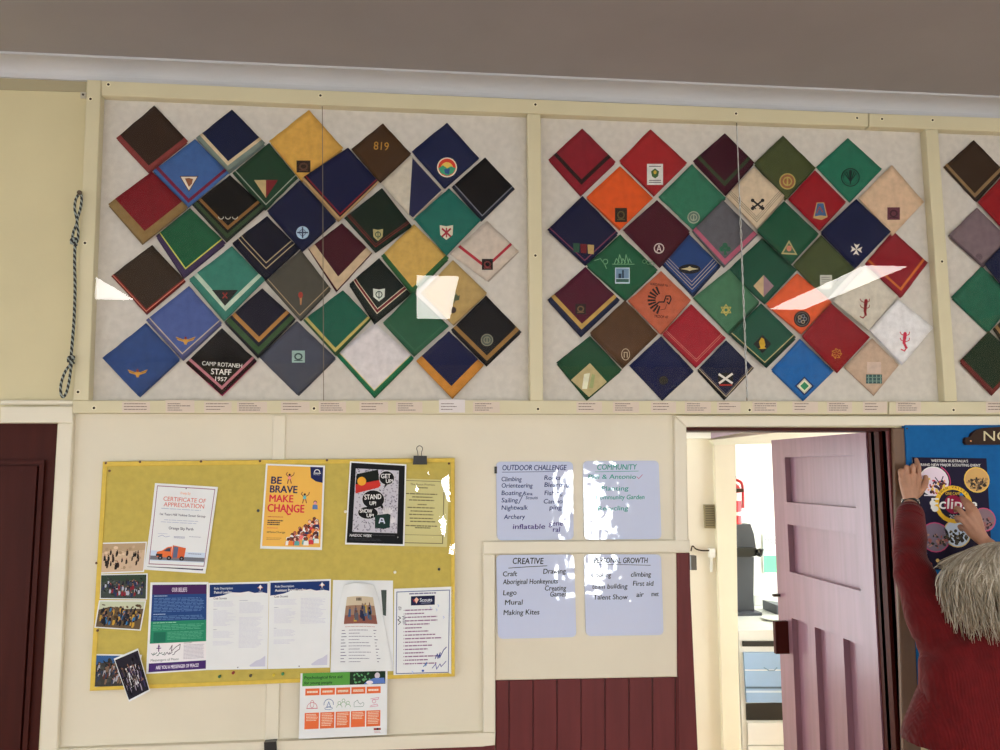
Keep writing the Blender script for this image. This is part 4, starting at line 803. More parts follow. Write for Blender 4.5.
# ---- open panelled door
dm = mat((140, 100, 116), .32, .9, 'wood', spec=1.0); dmm = dm
XF = V2(875.5, 600, .14).x
e = empty('door_2', (XF, .14, 0), kind='structure')
def D(px, py): d = ray(px, py); t = (XF - CAM.x) / d.x; p = CAM + d * t; return p.y, p.z
yN, yE = .145, D(774.5, 520)[0]; zT = dw_h - .01
r1 = [D(784.6, 456)[0], D(853.5, 455)[0]]
zz = lambda px, py: D(px, py)[1]
rows = [(zz(820, 456.2), zz(820, 505)), (zz(820, 529), zz(820, 580)), (zz(820, 629), .16)]
def door_mesh():
    b = MB(); th = .038; x0_, x1_ = XF, XF + th
    b.box(x0_, x1_, yN, r1[1], 0.01, zT, dm); b.box(x0_, x1_, r1[0], yE, 0.01, zT, dm)
    ya, yb = r1[1], r1[0]; zs = [zT] + [v for r_ in rows for v in r_] + [.01]
    for k in range(0, len(zs), 2): b.box(x0_, x1_, ya, yb, zs[k + 1], zs[k], dm)
    for (z1_, z0_) in rows: b.box(x0_ + .026, x1_ - .004, ya, yb, z0_, z1_, dm)
    z1_, z0_ = rows[2]
    ym = [D(808, 640)[0], D(815.2, 640)[0], D(835.5, 645)[0], D(843.4, 645)[0]]
    b.box(x0_, x1_, ym[1], ym[0], z0_, z1_, dm); b.box(x0_, x1_, ym[3], ym[2], z0_, z1_, dm)
    return b.build('door_leaf', e)
door_mesh()
b = MB(); z1_, z0_ = zz(790, 622), zz(790, 654); b.box(XF - .062, XF, yE - .100, yE - .076, z0_, z1_, maroon_dark); b.build('rim_lock', e)
b = MB(); zh = zz(782, 596); b.box(XF - .03, XF, yE - .03, yE - .01, zh - .006, zh + .006, scr); b.build('door_handle', e)
# jamb lining with its stop bead on the hinge side, and head lining
b = MB(); b.box(dw_r, dw_r + .02, -.002, T + .01, 0, dw_h, maroon_dark); b.box(dw_r, dw_r + .08, T + .01, T + .03, 0, dw_h, maroon_dark); b.box(dw_r - .014, dw_r, .045, .075, 0, dw_h, maroon_dark); b.box(dw_r - .006, dw_r, .0, .012, 0, dw_h, maroon)
b.box(dw_l - .02, dw_l, .0, T + .01, 0, dw_h, cream_trim); b.box(dw_l, dw_r, -.004, T + .01, dw_h - .012, dw_h, maroon_dark); tag(b.build('door_frame_2'), kind='structure')
# ================================================================ PINBOARD
pb = empty('pinboard', W(272, 690, 0), 'mustard yellow cloth pinboard below the display case', 'pinboard')
must = mat((176, 159, 78), .9, 1.25, 'felt'); mustf = mat((198, 170, 66), .6, 1.25, 'felt'); PF = .024
b = MB(); b.bslab([(102.6, 461.6), (454.8, 458), (454.8, 676.5), (89.6, 691)], PF, .003, must, .002); b.build('board', pb)
def pf(pts):
    b = MB(); b.bslab(pts, PF + .003, PF - .001, mustf, .001); return b.build('edging', pb)
pf([(102.6, 461.6), (454.8, 458), (454.8, 462), (102.8, 466.5)]); pf([(102.7, 466.6), (107, 466.4), (94.6, 687), (89.6, 691)]); pf([(94.6, 687), (449, 672.6), (454.8, 676.5), (89.6, 691)]); pf([(451, 462.2), (454.8, 462), (454.8, 676.3), (451, 672.6)])
b = MB()
for (x, y) in ((106, 463), (140, 461.8), (201, 461.4), (260, 461), (327, 460.2), (109.5, 470.8), (96.5, 563), (97.5, 630.5), (449, 463.5)): b.cyl(W(x, y, PF + .002), W(x, y, PF + .004), .0042, mat((90, 60, 36), .4, 1, metal=.4), n=8)
b.build('screw', pb)
pin_i = [0]
def pin(x, y, c, cn, where):
    b = MB(); p = W(x, y, PF + .0025); b.cyl(p, p + Vector((0, -.006, 0)), .004, mat(c, .3, 1.2), .003, 10); b.cyl(p + Vector((0, -.006, 0)), p + Vector((0, -.009, 0)), .005, mat(c, .3, 1.2), .0045, 10); tag(b.build('pushpin'), '%s pushpin %s' % (cn, where), 'pushpin', 'pushpins in the pinboard')
for a_ in ((258.6, 510.5, (24, 26, 28), 'black', 'in the cloth beside the orange poster'), (439, 569, (30, 30, 30), 'small black', 'above the printed rules sheet'), (395, 572, (225, 222, 205), 'white', 'above the curled programme sheet'), (220, 676, (30, 92, 60), 'dark green', 'below the blue-headed role sheets'), (233.6, 672.4, (130, 34, 34), 'dark red', 'below the blue-headed role sheets'), (251, 675.2, (70, 62, 40), 'small brown', 'on the bottom edge of the board'), (283, 673.4, (40, 120, 70), 'bright green', 'below the second role sheet'), (274, 674.6, (200, 180, 50), 'yellow', 'on the bottom edge of the board'), (345.6, 511.5, (215, 212, 200), 'small white', 'between the two upper posters')):
    pin(*a_)
paper_m = mat((220, 224, 244), .6, 1.12, spec=.2)
def sheet(name, label, cat, px, off, w, h, c=None, th=.0006, group=None, parent=None):
    """a sheet whose four corners are seen at px; off may differ per corner (a lifted corner)"""
    offs = off if isinstance(off, (list, tuple)) else [off] * 4
    q = [W(x, y, o_) for (x, y), o_ in zip(px, offs)]
    b = MB(); b.prism(q, [Vector((p.x, p.y + th, p.z)) for p in q], mat(c, .5, 1.15) if c else paper_m)
    o = b.build(name, parent)
    if label: tag(o, label, cat, group)
    return o, Art(quad=q, w=w, h=h, gain=1.15)
P0 = PF + .0012
# certificate and the sheet behind it
o, A = sheet('paper_sheet', 'dark-bordered white sheet tucked behind the certificate', 'paper', [(156, 484), (216.5, 488), (205.4, 573.6), (144, 569.6)], P0, 210, 297)
A.rect(10, 10, 200, 287, (40, 40, 62)); A.rect(14, 14, 196, 283, (200, 196, 205), 1); A.build('print', o)
o, A = sheet('certificate', 'certificate of appreciation with an orange truck printed at the foot', 'certificate', [(155, 483), (218, 487), (206.2, 569), (146, 566.4)], P0 + .0025, 210, 297)
for r_ in ((8, 8, 202, 11), (8, 286, 202, 289), (8, 8, 10.5, 289), (199.5, 8, 202, 289)): A.rect(*r_, (150, 110, 130))
A.rect(11, 240, 199, 275, (190, 205, 225)); A.rect(11, 258, 199, 272, (108, 112, 122), 1)
A.text('Orange Sky', 105, 34, 8, (230, 130, 70), 1, 34, 'c'); A.text('CERTIFICATE OF', 105, 61, 15, (205, 110, 100), 1, 142, 'c', bold=.01); A.text('APPRECIATION', 105, 81, 15, (205, 110, 100), 1, 136, 'c', bold=.01)
A.para(30, 88, 184, 92, 1, (150, 160, 190)); A.text('1st Tuart Hill Yokine Scout Group', 105, 113, 8, (40, 44, 84), 1, 154, 'c', bold=.02)
A.para(44, 128, 166, 132, 1, (160, 168, 196)); A.para(34, 136, 176, 140, 1, (160, 168, 196)); A.text('Orange Sky Perth', 105, 162, 9.5, (40, 44, 84), 1, 84, 'c', bold=.02)
A.para(28, 178, 62, 181, 1, (160, 168, 196)); A.line([(30, 190), (44, 184), (56, 190), (70, 186)], 1.2, (120, 130, 180), 1); A.para(84, 186, 122, 194, 2, (110, 120, 160)); A.para(136, 184, 180, 187, 1, (90, 100, 140))
A.poly([(34, 262), (32, 244), (50, 238), (66, 226), (82, 222), (84, 262)], (214, 110, 60), 2); A.poly([(84, 218), (130, 226), (128, 262), (84, 264)], (200, 96, 56), 2); A.poly([(88, 222), (104, 224), (104, 262), (88, 263)], (90, 100, 130), 3); A.poly([(54, 240), (68, 229), (78, 228), (78, 241)], (60, 66, 86), 3)
A.poly([(30, 250), (52, 250), (52, 258), (30, 258)], (50, 44, 50), 3)
for x in (46, 76, 120): A.ell(x, 264, 8, 8, (34, 34, 42), 4); A.ell(x, 264, 3, 3, (130, 130, 140), 5)
A.para(140, 244, 190, 250, 1, (120, 130, 160), 2); A.ell(105, 13, 2, 2, (30, 30, 40), 2); A.build('print', o)
# be brave poster
o, A = sheet('poster', 'orange BE BRAVE MAKE CHANGE poster with a crowd of cartoon figures', 'poster', [(266, 463.6), (325, 465.6), (322, 550), (260, 548.6)], P0 + .0028, 200, 290)
A.rect(6, 6, 194, 281, (232, 176, 84)); NV = (28, 36, 84); RD = (206, 52, 70)
A.poly([(150, 6), (194, 6), (194, 60), (172, 56), (154, 44)], NV, 1); A.ring(174, 24, 9, 3, (220, 225, 240), 2, 10, 180, 360); A.rect(162, 26, 187, 28.5, (220, 225, 240), 2); A.para(162, 32, 188, 35, 1, (200, 205, 225), 2)
A.text('BE', 22, 68, 24, NV, 1, 34, bold=.05); A.text('BRAVE', 20, 98, 24, NV, 1, 90, bold=.05); A.text('MAKE', 20, 130, 24, RD, 1, 78, bold=.05); A.text('CHANGE', 16, 164, 26, RD, 1, 120, bold=.05); A.line([(78, 164), (84, 172), (92, 170)], 5, RD, 1)
A.para(18, 180, 74, 186, 1, (180, 60, 60), 1); A.para(18, 192, 70, 212, 3, (70, 50, 60), 1, .6); A.para(18, 218, 64, 224, 1, (210, 120, 80), 1); A.text('#MakeChange', 18, 236, 6, (60, 40, 50), 1, 60, bold=.02); A.para(18, 252, 74, 262, 2, (180, 130, 70), 1)
rr = random.Random(3)
def fig(A, x, y, s, l, cs):
    sk, to, ha = cs; A.ell(x, y - s * .1, s * .34, s * .36, ha, l, 12); A.ell(x, y, s * .28, s * .32, sk, l + .3, 12); A.poly([(x - s * .45, y + s * .4), (x, y + s * .25), (x + s * .45, y + s * .4), (x + s * .5, y + s * 1.2), (x - s * .5, y + s * 1.2)], to, l + .15)
sk = [(120, 66, 50), (214, 150, 130), (170, 100, 80), (236, 190, 170), (90, 50, 44)]; to = [(200, 60, 70), (90, 160, 160), (235, 225, 220), (40, 50, 90), (226, 120, 120), (230, 130, 60)]; ha = [(40, 30, 50), (70, 36, 30), (230, 225, 225), (150, 50, 50)]
for k in range(56):
    x = 86 + 98 * rr.random(); y = 264 - (x - 78) * 1.02 * (1 - k / 60) * rr.uniform(.75, 1)
    fig(A, min(x, 182), min(y, 256), 17, 2 + k * .12, (rr.choice(sk), rr.choice(to), rr.choice(ha)))
fig(A, 172, 130, 18, 6, ((230, 150, 150), (90, 120, 170), (50, 34, 60)))
for (x, y, s) in ((82, 36, 11), (136, 102, 11)):
    A.ell(x, y, s * .34, s * .4, (60, 34, 40), 2, 10); A.poly([(x - s * .4, y + 4), (x + s * .4, y + 4), (x + s * .5, y + 16), (x - s * .5, y + 16)], (225, 140, 140) if s and x < 100 else (110, 180, 190), 2)
    A.line([(x - 3, y + 16), (x - 6, y + 30)], 3, (120, 60, 60), 2); A.line([(x + 3, y + 16), (x + 7, y + 29)], 3, (120, 60, 60), 2); A.line([(x - 4, y + 6), (x - 12, y - 1), (x - 8, y - 8)], 2.4, (120, 60, 60), 2); A.line([(x + 4, y + 6), (x + 13, y), (x + 15, y - 8)], 2.4, (120, 60, 60), 2)
A.build('print', o)
# get up stand up poster
o, A = sheet('poster', 'black bordered poster with flag and GET UP STAND UP speech bubbles', 'poster', [(350, 461.2), (406.4, 464.4), (404.4, 546), (345, 544.4)], P0 + .0030, 200, 290)
A.rect(5, 5, 195, 284, (18, 20, 24)); A.rect(22, 24, 174, 246, (186, 184, 196), 1); rr = random.Random(8)
for k in range(330):
    x = 24 + 148 * rr.random(); y = 26 + 218 * rr.random(); a_ = rr.random() * 6; A.line([(x, y), (x + 4 * math.cos(a_), y + 4 * math.sin(a_)), (x + 5 * math.cos(a_ + 1.2), y + 5 * math.sin(a_ + 1.2))], 1.3, (74, 72, 92), 2)
A.poly([(26, 44), (100, 24), (106, 62), (24, 80)], (22, 28, 24), 3); A.poly([(24, 80), (105, 60), (112, 80), (104, 88), (26, 112)], (190, 50, 44), 3); A.ell(45, 68, 15.5, 15.5, (228, 160, 50), 4)
for (x, y, rx, ry) in ((132, 52, 26, 24), (88, 130, 38, 32), (72, 178, 34, 21)): A.ell(x, y, rx + 2, ry + 2, (200, 198, 205), 3); A.ell(x, y, rx, ry, (16, 16, 20), 4)
A.poly([(110, 150), (130, 172), (120, 146)], (16, 16, 20), 4); A.poly([(128, 70), (124, 90), (138, 72)], (16, 16, 20), 4); LT = (226, 224, 230)
A.text('GET', 112, 54, 15, LT, 5, 34, bold=.03, rot=-3); A.text('UP!', 130, 70, 13, LT, 5, 24, bold=.03, rot=-3); A.text('STAND', 58, 132, 17, LT, 5, 58, bold=.03, rot=-5); A.text('UP!', 76, 150, 13, LT, 5, 22, bold=.03); A.text('SHOW', 44, 178, 13, LT, 5, 42, bold=.03); A.text('UP!', 68, 193, 12, LT, 5, 24, bold=.03)
A.poly([(96, 186), (140, 178), (150, 182), (148, 226), (130, 232), (98, 230)], (24, 48, 44), 5); A.line([(112, 212), (116, 196), (124, 196), (130, 212)], 4.5, (200, 206, 226), 6); A.line([(116, 206), (128, 206)], 4, (200, 206, 226), 7)
for (x, y) in ((134, 168), (146, 200), (120, 170)): A.poly([(x, y), (x + 4, y - 14), (x + 8, y - 2), (x + 12, y - 16), (x + 16, y - 2), (x + 22, y - 12), (x + 22, y + 8), (x + 6, y + 12)], (208, 206, 212), 4)
A.text('NAIDOC WEEK', 14, 262, 9, (214, 212, 218), 2, 74, bold=.02, shear=.1); A.para(90, 254, 172, 258, 1, (70, 70, 76), 2); A.para(14, 268, 150, 278, 2, (60, 60, 68), 2, .3); A.rect(176, 258, 178, 262, (200, 200, 205), 2); A.build('print', o)
# laminated yellow sheet with bulldog clip
o, A = sheet('paper_sheet', 'yellowish printed sheet in a shiny plastic sleeve held by the clip', 'paper', [(402, 478.5), (448.8, 480), (447, 547), (400, 546)], P0 + .0004, 150, 215, (196, 190, 130))
for r_ in ((2, 5, 138, 7), (134, 5, 137, 205), (2, 203, 137, 205.5), (2, 178, 136, 179.4)): A.rect(*r_, (110, 104, 70))
A.text('The Scout Promise', 66, 20, 6, (84, 78, 56), 1, 78, 'c', bold=.02)
for (xa, xb, y) in ((48, 86, 26), (14, 118, 46), (34, 100, 56), (24, 110, 66), (52, 82, 80), (20, 112, 90), (30, 104, 101), (26, 108, 112), (28, 106, 124), (30, 114, 134), (16, 120, 148), (46, 96, 154)): A.para(xa, y, xb, y + 6, 1, (104, 98, 66), 1, .6, .1)
A.build('print', o)
film2 = clear_sheet('plastic_sleeve', .03, .04, .0012, 9)
q = [W(x, y, P0 + (.0186 if x < 420 else .004)) for x, y in [(405.5, 471), (454.5, 470), (455, 554), (403.5, 553)]]; N_ = 14; vs = []; rr = random.Random(2)
for j in range(N_):
    for i in range(N_):
        u, v = i / (N_ - 1), j / (N_ - 1); p = q[0] * (1 - u) * (1 - v) + q[1] * u * (1 - v) + q[2] * u * v + q[3] * (1 - u) * v
        vs.append(p + Vector((0, -.0015 * noise.noise(Vector((u * 4, v * 5, 4))), 0)))
sl_ = obj('sleeve', vs, [[j * N_ + i, j * N_ + i + 1, (j + 1) * N_ + i + 1, (j + 1) * N_ + i] for j in range(N_ - 1) for i in range(N_ - 1)], film2, o, None, True)
cl = empty('binder_clip', W(420, 465, PF), 'black binder clip gripping the top edge of the pinboard', 'clip')
b = MB(); fr = [W(x, y, PF + .016) for x, y in [(413.6, 455.6), (426.8, 455.8), (427.2, 464.6), (412.8, 464.6)]]
b.prism(fr, [Vector((p.x, -PF - .004 - (.010 if k < 2 else 0), p.z)) for k, p in enumerate(fr)], bk); b.build('body', cl)
b = MB(); b.tube(spline([W(418, 456, .036), W(417.6, 452, .034), W(416.6, 448.4, .032), W(418.2, 446.2, .032), W(420.6, 446, .032), W(422.6, 448.4, .032), W(421.6, 452, .034), W(421.4, 456, .036)], 5), .0011, mat((60, 60, 62), .25, 1, metal=1), 6); b.build('wire_handle', cl, True)
# photographs
def photo(label, px, seed, sky, gnd, cols, off=P0 + .0006, n=34, group='photographs on the pinboard', hole=None):
    o, A = sheet('photograph', label, 'photograph', px, off, 150, 100, None, .0006, group); rr = random.Random(seed)
    A.rect(4, 4, 146, 96, gnd); A.poly([(4, 4), (146, 4), (146, 26 + 8 * rr.random()), (80, 30), (40, 22), (4, 34)], sky, .5)
    for k in range(40):
        x = 10 + 124 * rr.random(); y = 16 + 70 * rr.random(); dv = rr.randint(-36, 22); A.ell(x + 3, y, 3 + 6 * rr.random(), 2 + 4 * rr.random(), tuple(max(0, min(255, v + dv)) for v in gnd), 1 + k * .02, 7, rr.random())
    for k in range(int(n * 2.2)):
        x = 12 + 126 * rr.random(); y = 26 + 50 * k / (n * 2.2); s = 5 + 3.4 * rr.random(); c = rr.choice(cols)
        A.poly([(x - s * .4, y), (x + s * .4, y), (x + s * .55, y + s * 1.2), (x + s * .2, y + s * 2.2), (x - s * .5, y + s * 2.1)], c, 2 + k * .05, ); A.ell(x, y - s * .35, s * .3, s * .36, rr.choice([(60, 46, 42), (150, 110, 90), (30, 28, 30)]), 2.4 + k * .05, 8)
    A.build('print', o); return o
photo('photograph of dark climbing figures on pale sand, topmost in the column', [(101.3, 542.7), (147, 541.7), (144, 572), (100, 573.7)], 1, (176, 152, 122), (196, 172, 146), [(34, 28, 28), (50, 38, 34), (24, 22, 24)], n=13)
photo('photograph of a crowd with a red patch on dark grass, middle of the column', [(100, 574.3), (147.7, 573.4), (147, 599.7), (99.4, 599)], 2, (50, 66, 54), (62, 70, 66), [(40, 50, 84), (130, 36, 50), (170, 175, 190), (36, 40, 50), (60, 66, 80)], n=34)
photo('photograph of people before a yellow building, lowest of the column', [(99, 600.3), (146.3, 600.3), (140.7, 630.7), (94.3, 627.7)], 3, (190, 196, 170), (96, 80, 60), [(24, 28, 40), (50, 110, 160), (30, 30, 36), (190, 150, 60), (40, 44, 60)], P0 + .0022, n=36)
photo('photograph of figures under trees, partly covered by the tilted one', [(95.4, 654), (142, 654.8), (134, 688), (89.8, 688)], 4, (50, 90, 140), (58, 58, 56), [(34, 40, 50), (120, 96, 80), (50, 60, 80), (90, 50, 40), (160, 160, 170)], n=34)
o = photo('tilted photograph of a dark crowd beside a purple banner', [(113.8, 658.7), (138, 648.4), (150, 691), (129, 702)], 5, (36, 32, 44), (30, 28, 40), [(18, 18, 26), (150, 140, 160), (24, 24, 34), (60, 50, 90), (70, 60, 60)], [.031, .029, .040, .043], n=36)
# blue and green beliefs poster
o, A = sheet('poster', 'blue green and purple poster asking ARE YOU A MESSENGER OF PEACE', 'poster', [(150.4, 582.4), (208.4, 582), (207.6, 670), (146, 674)], P0 + .0008, 210, 297)
A.rect(8, 8, 204, 40, (66, 34, 84)); A.text('OUR BELIEFS', 106, 32, 14, (196, 182, 206), 1, 54, 'c', bold=.04); A.rect(8, 40, 204, 128, (34, 66, 122)); A.rect(8, 128, 204, 200, (38, 128, 98)); A.rect(8, 200, 204, 262, (222, 220, 232)); A.rect(8, 264, 204, 292, (66, 40, 104))
A.para(16, 44, 76, 49, 1, (170, 190, 220)); A.para(16, 52, 196, 100, 10, (92, 124, 172), 1, .4, .1); A.para(16, 104, 60, 109, 1, (170, 190, 220)); A.para(16, 111, 196, 126, 3, (92, 124, 172), 1, .4, .1)
A.para(16, 132, 120, 137, 1, (150, 210, 180)); A.para(16, 140, 196, 160, 4, (90, 168, 136), 1, .4, .1); A.rect(20, 164, 62, 196, (30, 104, 84), 1); A.para(68, 164, 196, 192, 6, (90, 168, 136), 1, .4, .1)
A.line([(40, 208), (40, 226)], 3.4, (90, 50, 110), 1); A.line([(33, 216), (47, 216)], 3, (90, 50, 110), 1.2); A.poly([(36, 212), (40, 202), (44, 212)], (90, 50, 110), 1.4)
for k in range(9): A.line([(16 + k * 9, 232 + (k % 3) * 4), (22 + k * 9, 238 - (k % 2) * 5), (25 + k * 9, 230)], 2, (40, 90, 84) if k < 5 else (60, 56, 84), 1)
A.line([(78, 222), (86, 208), (84, 228), (100, 214), (114, 206), (112, 222), (96, 232)], 2.2, (80, 64, 84), 1); A.text('Messengers of Peace', 14, 258, 8, (60, 90, 100), 1, 96)
A.para(126, 202, 160, 206, 1, (60, 100, 90)); A.para(126, 209, 198, 258, 11, (168, 164, 180), 1, .4, .1); A.text('ARE YOU A MESSENGER OF PEACE?', 106, 284, 11, (214, 206, 230), 1, 146, 'c', bold=.04); A.build('print', o)
for i, (px, t2, lb) in enumerate((([(208.6, 583), (269, 581.6), (267.4, 669), (207.4, 670)], 'Patrol Leader', 'white role description sheet with blue header reading Patrol Leader'), ([(269.3, 581), (331, 579), (329.6, 667.6), (267.8, 669)], 'Assistant Patrol Leader', 'white role description sheet with blue header reading Assistant Patrol Leader'))):
    o, A = sheet('notice', lb, 'notice', px, P0 + .0010 + i * .0004, 210, 297); A.poly([(4, 6), (205, 6), (205, 40), (186, 36), (160, 38), (140, 32), (110, 36), (80, 34), (50, 44), (26, 48), (4, 50)], (26, 50, 104))
    A.text('Role Description', 20, 23, 7.5, (205, 214, 236), 1, 64, bold=.02); A.text(t2, 20, 37, 8.5, (226, 232, 246), 1, 60 if i == 0 else 104, bold=.035)
    A.line([(180, 12), (180, 28)], 3, (230, 180, 150), 1); A.line([(172, 20), (188, 20)], 3, (226, 150, 110), 1.3); A.poly([(174, 18), (180, 10), (186, 18), (180, 26)], (240, 225, 225), 1.6); A.para(174, 32, 188, 35, 1, (200, 205, 225))
    A.text('Cub Scouts', 18, 57, 7, (60, 60, 90), 1, 46, bold=.02); G1 = (196, 198, 214)
    A.para(18, 64, 98, 84, 6, G1, 1, .35, .2); A.para(18, 90, 34, 93, 1, (120, 122, 150)); A.para(18, 96, 96, 150 if i == 0 else 146, 15, G1, 1, .35, .5); A.para(18, 160, 30, 163, 1, (120, 122, 150)); A.para(18, 166, 96, 190, 7, G1, 1, .35, .3); A.para(18, 200, 90, 216, 4, G1, 1, .35, .3)
    if i == 0: A.para(108, 62, 140, 65, 1, (140, 142, 170)); A.para(108, 70, 194, 108, 10, G1, 1, .35, .2); A.para(108, 120, 194, 226, 26, G1, 1, .35, .3)
    else: A.para(108, 62, 194, 150, 20, G1, 1, .35, .3)
    A.poly([(146, 284), (170, 268), (184, 264), (202, 252), (202, 288), (150, 288)], (192, 194, 212), 1); A.ell(106, 290, 2, 2, (60, 56, 90), 2); A.build('print', o)
# curled programme sheet
b = MB(); q = [W(x, y, P0 + .0006) for x, y in [(333, 580), (393, 580.6), (393.4, 671), (330.4, 672.4)]]
b.prism(q, [Vector((p.x, p.y + .0006, p.z)) for p in q], paper_m); b.slab([(381, 590), (386.6, 590), (386, 616), (383, 615)], P0 + .0010, P0 + .0008, mat((50, 66, 60), .5, 1)); o = tag(b.build('paper_sheet'), 'white sheet behind the curled programme, a dark picture peeping out', 'paper')
# curled sheet: a surface that bows outwards
NU, NV_ = 13, 13; TL_, TR_, BR_, BL_ = (344, 583), (376, 583), (392.6, 670), (331.5, 671)
def cp(u, v, extra=0):
    w0 = 1 - (1 - v) ** 2; xl = 344 - 12 * w0; xr = 374 + 18.4 * min(1, v * 1.05) ** .8; x = xl + (xr - xl) * u; yt = 583 + 2.5 * (2 * u - 1) ** 2 * (1 - v); y = yt + (671 - 583) * v
    off = P0 + .004 + .024 * math.sin(math.pi * u) ** 1 * (1 - v * .75) + extra; return W(x, y, off)
vs = [cp(i / (NU - 1), j / (NV_ - 1)) for j in range(NV_) for i in range(NU)]; nv = len(vs); vs += [v + Vector((0, .0006, 0)) for v in vs]
fs = [[j * NU + i, (j + 1) * NU + i, (j + 1) * NU + i + 1, j * NU + i + 1] for j in range(NV_ - 1) for i in range(NU - 1)]; fs += [[nv + k for k in f[::-1]] for f in fs]
o = obj('programme_sheet', vs, fs, paper_m, None, None, True); tag(o, 'curled programme sheet with a group photograph above a dated list', 'notice')
A = Art(w=1, h=1, gain=1.15); A.pt = lambda x, y, l: cp(x, y, .0007 + l * .0003)
def arect(x0_, y0_, x1_, y1_, c, l, nx=8, ny=6):
    for i in range(nx):
        for j in range(ny): A.rect(x0_ + (x1_ - x0_) * i / nx, y0_ + (y1_ - y0_) * j / ny, x0_ + (x1_ - x0_) * (i + 1) / nx, y0_ + (y1_ - y0_) * (j + 1) / ny, c, l)
arect(.17, .15, .86, .46, (150, 120, 100), 0); arect(.17, .36, .86, .46, (132, 84, 74), .6, 8, 2); arect(.17, .15, .86, .25, (196, 182, 158), .6, 8, 2); rr = random.Random(5)
for k in range(20): x = .26 + .5 * rr.random(); y = .24 + .11 * rr.random(); A.poly([(x - .022, y), (x + .022, y), (x + .03, y + .09), (x - .03, y + .09)], rr.choice([(40, 44, 70), (60, 90, 130), (30, 30, 34), (90, 90, 100), (190, 160, 70)]), 2 + k * .1); A.ell(x, y - .013, .013, .014, (110, 80, 70), 3 + k * .1, 8)
for k in range(4): A.rect(.42 + k * .035, .165, .445 + k * .035, .2, (60, 50, 44), 2)
A.para(.2, .49, .82, .5, 1, (180, 120, 120), 2, .5, .02)
for k in range(11):
    y = .53 + k * .036; A.rect(.14, y, .2 + .02 * (k % 3), y + .008, (110, 110, 134), 2); A.para(.28, y, .28 + .2 + .26 * rr.random(), y + .012, 1, (130, 130, 152), 2, .6, .05); A.rect(.76, y, .79 + .03 * (k % 3 == 0), y + .008, (110, 110, 134), 2)
A.build('print', o)
# rules sheet
o, A = sheet('notice', 'printed rules sheet with navy logo box and blue pen signatures', 'notice', [(394.2, 588.8), (452.8, 586.6), (451.4, 673.8), (393.5, 675.3)], P0 + .0018, 210, 297)
BD = (96, 110, 150)
for r_ in ((8, 10, 200, 13), (8, 290, 200, 293), (8, 10, 11, 293), (197, 10, 200, 293)): A.rect(*r_, BD)
A.para(54, 17, 152, 23, 1, (120, 116, 150), 1, .8, .05); A.rect(60, 28, 146, 60, (24, 28, 62), 1); A.poly([(72, 40), (80, 32), (88, 40), (80, 54)], (226, 180, 160), 2); A.poly([(66, 38), (74, 44), (72, 50)], (170, 40, 60), 2); A.text('Scouts', 92, 48, 12, (210, 214, 230), 2, 44, bold=.03); A.para(96, 52, 132, 56, 1, (150, 155, 180), 2)
rr = random.Random(11)
for k in range(16):
    y = 74 + k * 12.2; A.ell(36, y + 2, 1.6, 1.6, (110, 80, 110), 1, 6); A.para(40, y, 40 + rr.uniform(60, 150), y + 5, 1, (136, 100, 136), 1, .8, .03, rr)
PEN = (44, 60, 130)
A.text('Eli', 16, 62, 10, (40, 44, 80), 2, rot=90, shear=.2); A.text('Will', 28, 92, 12, (70, 74, 110), 2, rot=82, shear=.3); A.line([(16, 96), (24, 102), (14, 108), (24, 116), (16, 124)], 2.4, (40, 44, 70), 2)
A.line([(150, 244), (158, 228), (160, 244), (168, 224), (166, 242), (180, 216), (190, 206)], 3, PEN, 2); A.line([(140, 276), (152, 262), (156, 280), (168, 262), (172, 272), (190, 254)], 2.4, (80, 86, 150), 2); A.line([(108, 270), (120, 256), (116, 268)], 3, (60, 110, 170), 2); A.ell(106, 284, 5, 4, (40, 80, 170), 2, 8)
for (x, y) in ((128, 66), (156, 60), (150, 74), (176, 100), (66, 284)): A.line([(x, y), (x + 5, y + 4), (x + 2, y + 8)], 1.6, (150, 170, 220), 2)
A.build('print', o)
# psychological first aid sheet
o, A = sheet('notice', 'green and orange first aid chart hanging below the pinboard', 'notice', [(300.5, 673.3), (387.5, 670.9), (386.9, 734.8), (298.7, 739)], [.0295, .0295, .02, .02], 297, 210)
A.rect(7, 0, 168, 42, (84, 150, 66)); A.rect(168, 0, 290, 42, (28, 48, 34)); A.text('Psychological first aid', 14, 19, 9, (28, 54, 40), 1, 128, bold=.03); A.text('for young people', 14, 36, 9, (28, 54, 40), 1, 94, bold=.03)
for k in range(14): A.ell(180 + 60 * R.random(), 6 + 30 * R.random(), 5, 3, (90, 150, 100), 1 + k * .05, 7, R.random() * 3)
A.ell(262, 14, 9, 10, (200, 190, 200), 2); A.poly([(228, 30), (250, 22), (286, 22), (289, 40), (216, 41)], (90, 120, 190), 2.4); A.ell(236, 36, 12, 6, (220, 214, 222), 3)
OR = (216, 106, 62)
for k in range(5):
    x = 18 + k * 52; A.rect(x, 50, x + 48, 72, OR); A.para(x + 6, 58, x + 42, 66, 1 if k in (0, 1, 4) else 2, (246, 214, 196), 1, .8, .05); A.rect(x, 128, x + 48, 180, OR); A.para(x + 5, 132, x + 45, 132 + (24 if k in (0, 3) else 42), 5 if k in (0, 3) else 8, (244, 198, 176), 1, .5, .2)
A.ring(42, 112, 17, 1.6, (190, 100, 120), 1, 14, 180, 360); A.line([(24, 114), (60, 114)], 2.4, (190, 100, 120), 1); A.ring(42, 100, 6, 1.4, (190, 100, 120), 1, ry=12)
A.ring(98, 102, 16, 1.8, (80, 110, 160), 1, 14, 170, 370); A.poly([(98, 92), (106, 112), (90, 112)], (80, 110, 160), 1); A.poly([(98, 97), (103, 110), (93, 110)], (210, 216, 236), 2); A.ring(98, 116, 13, 1.5, (80, 110, 160), 1, ry=4)
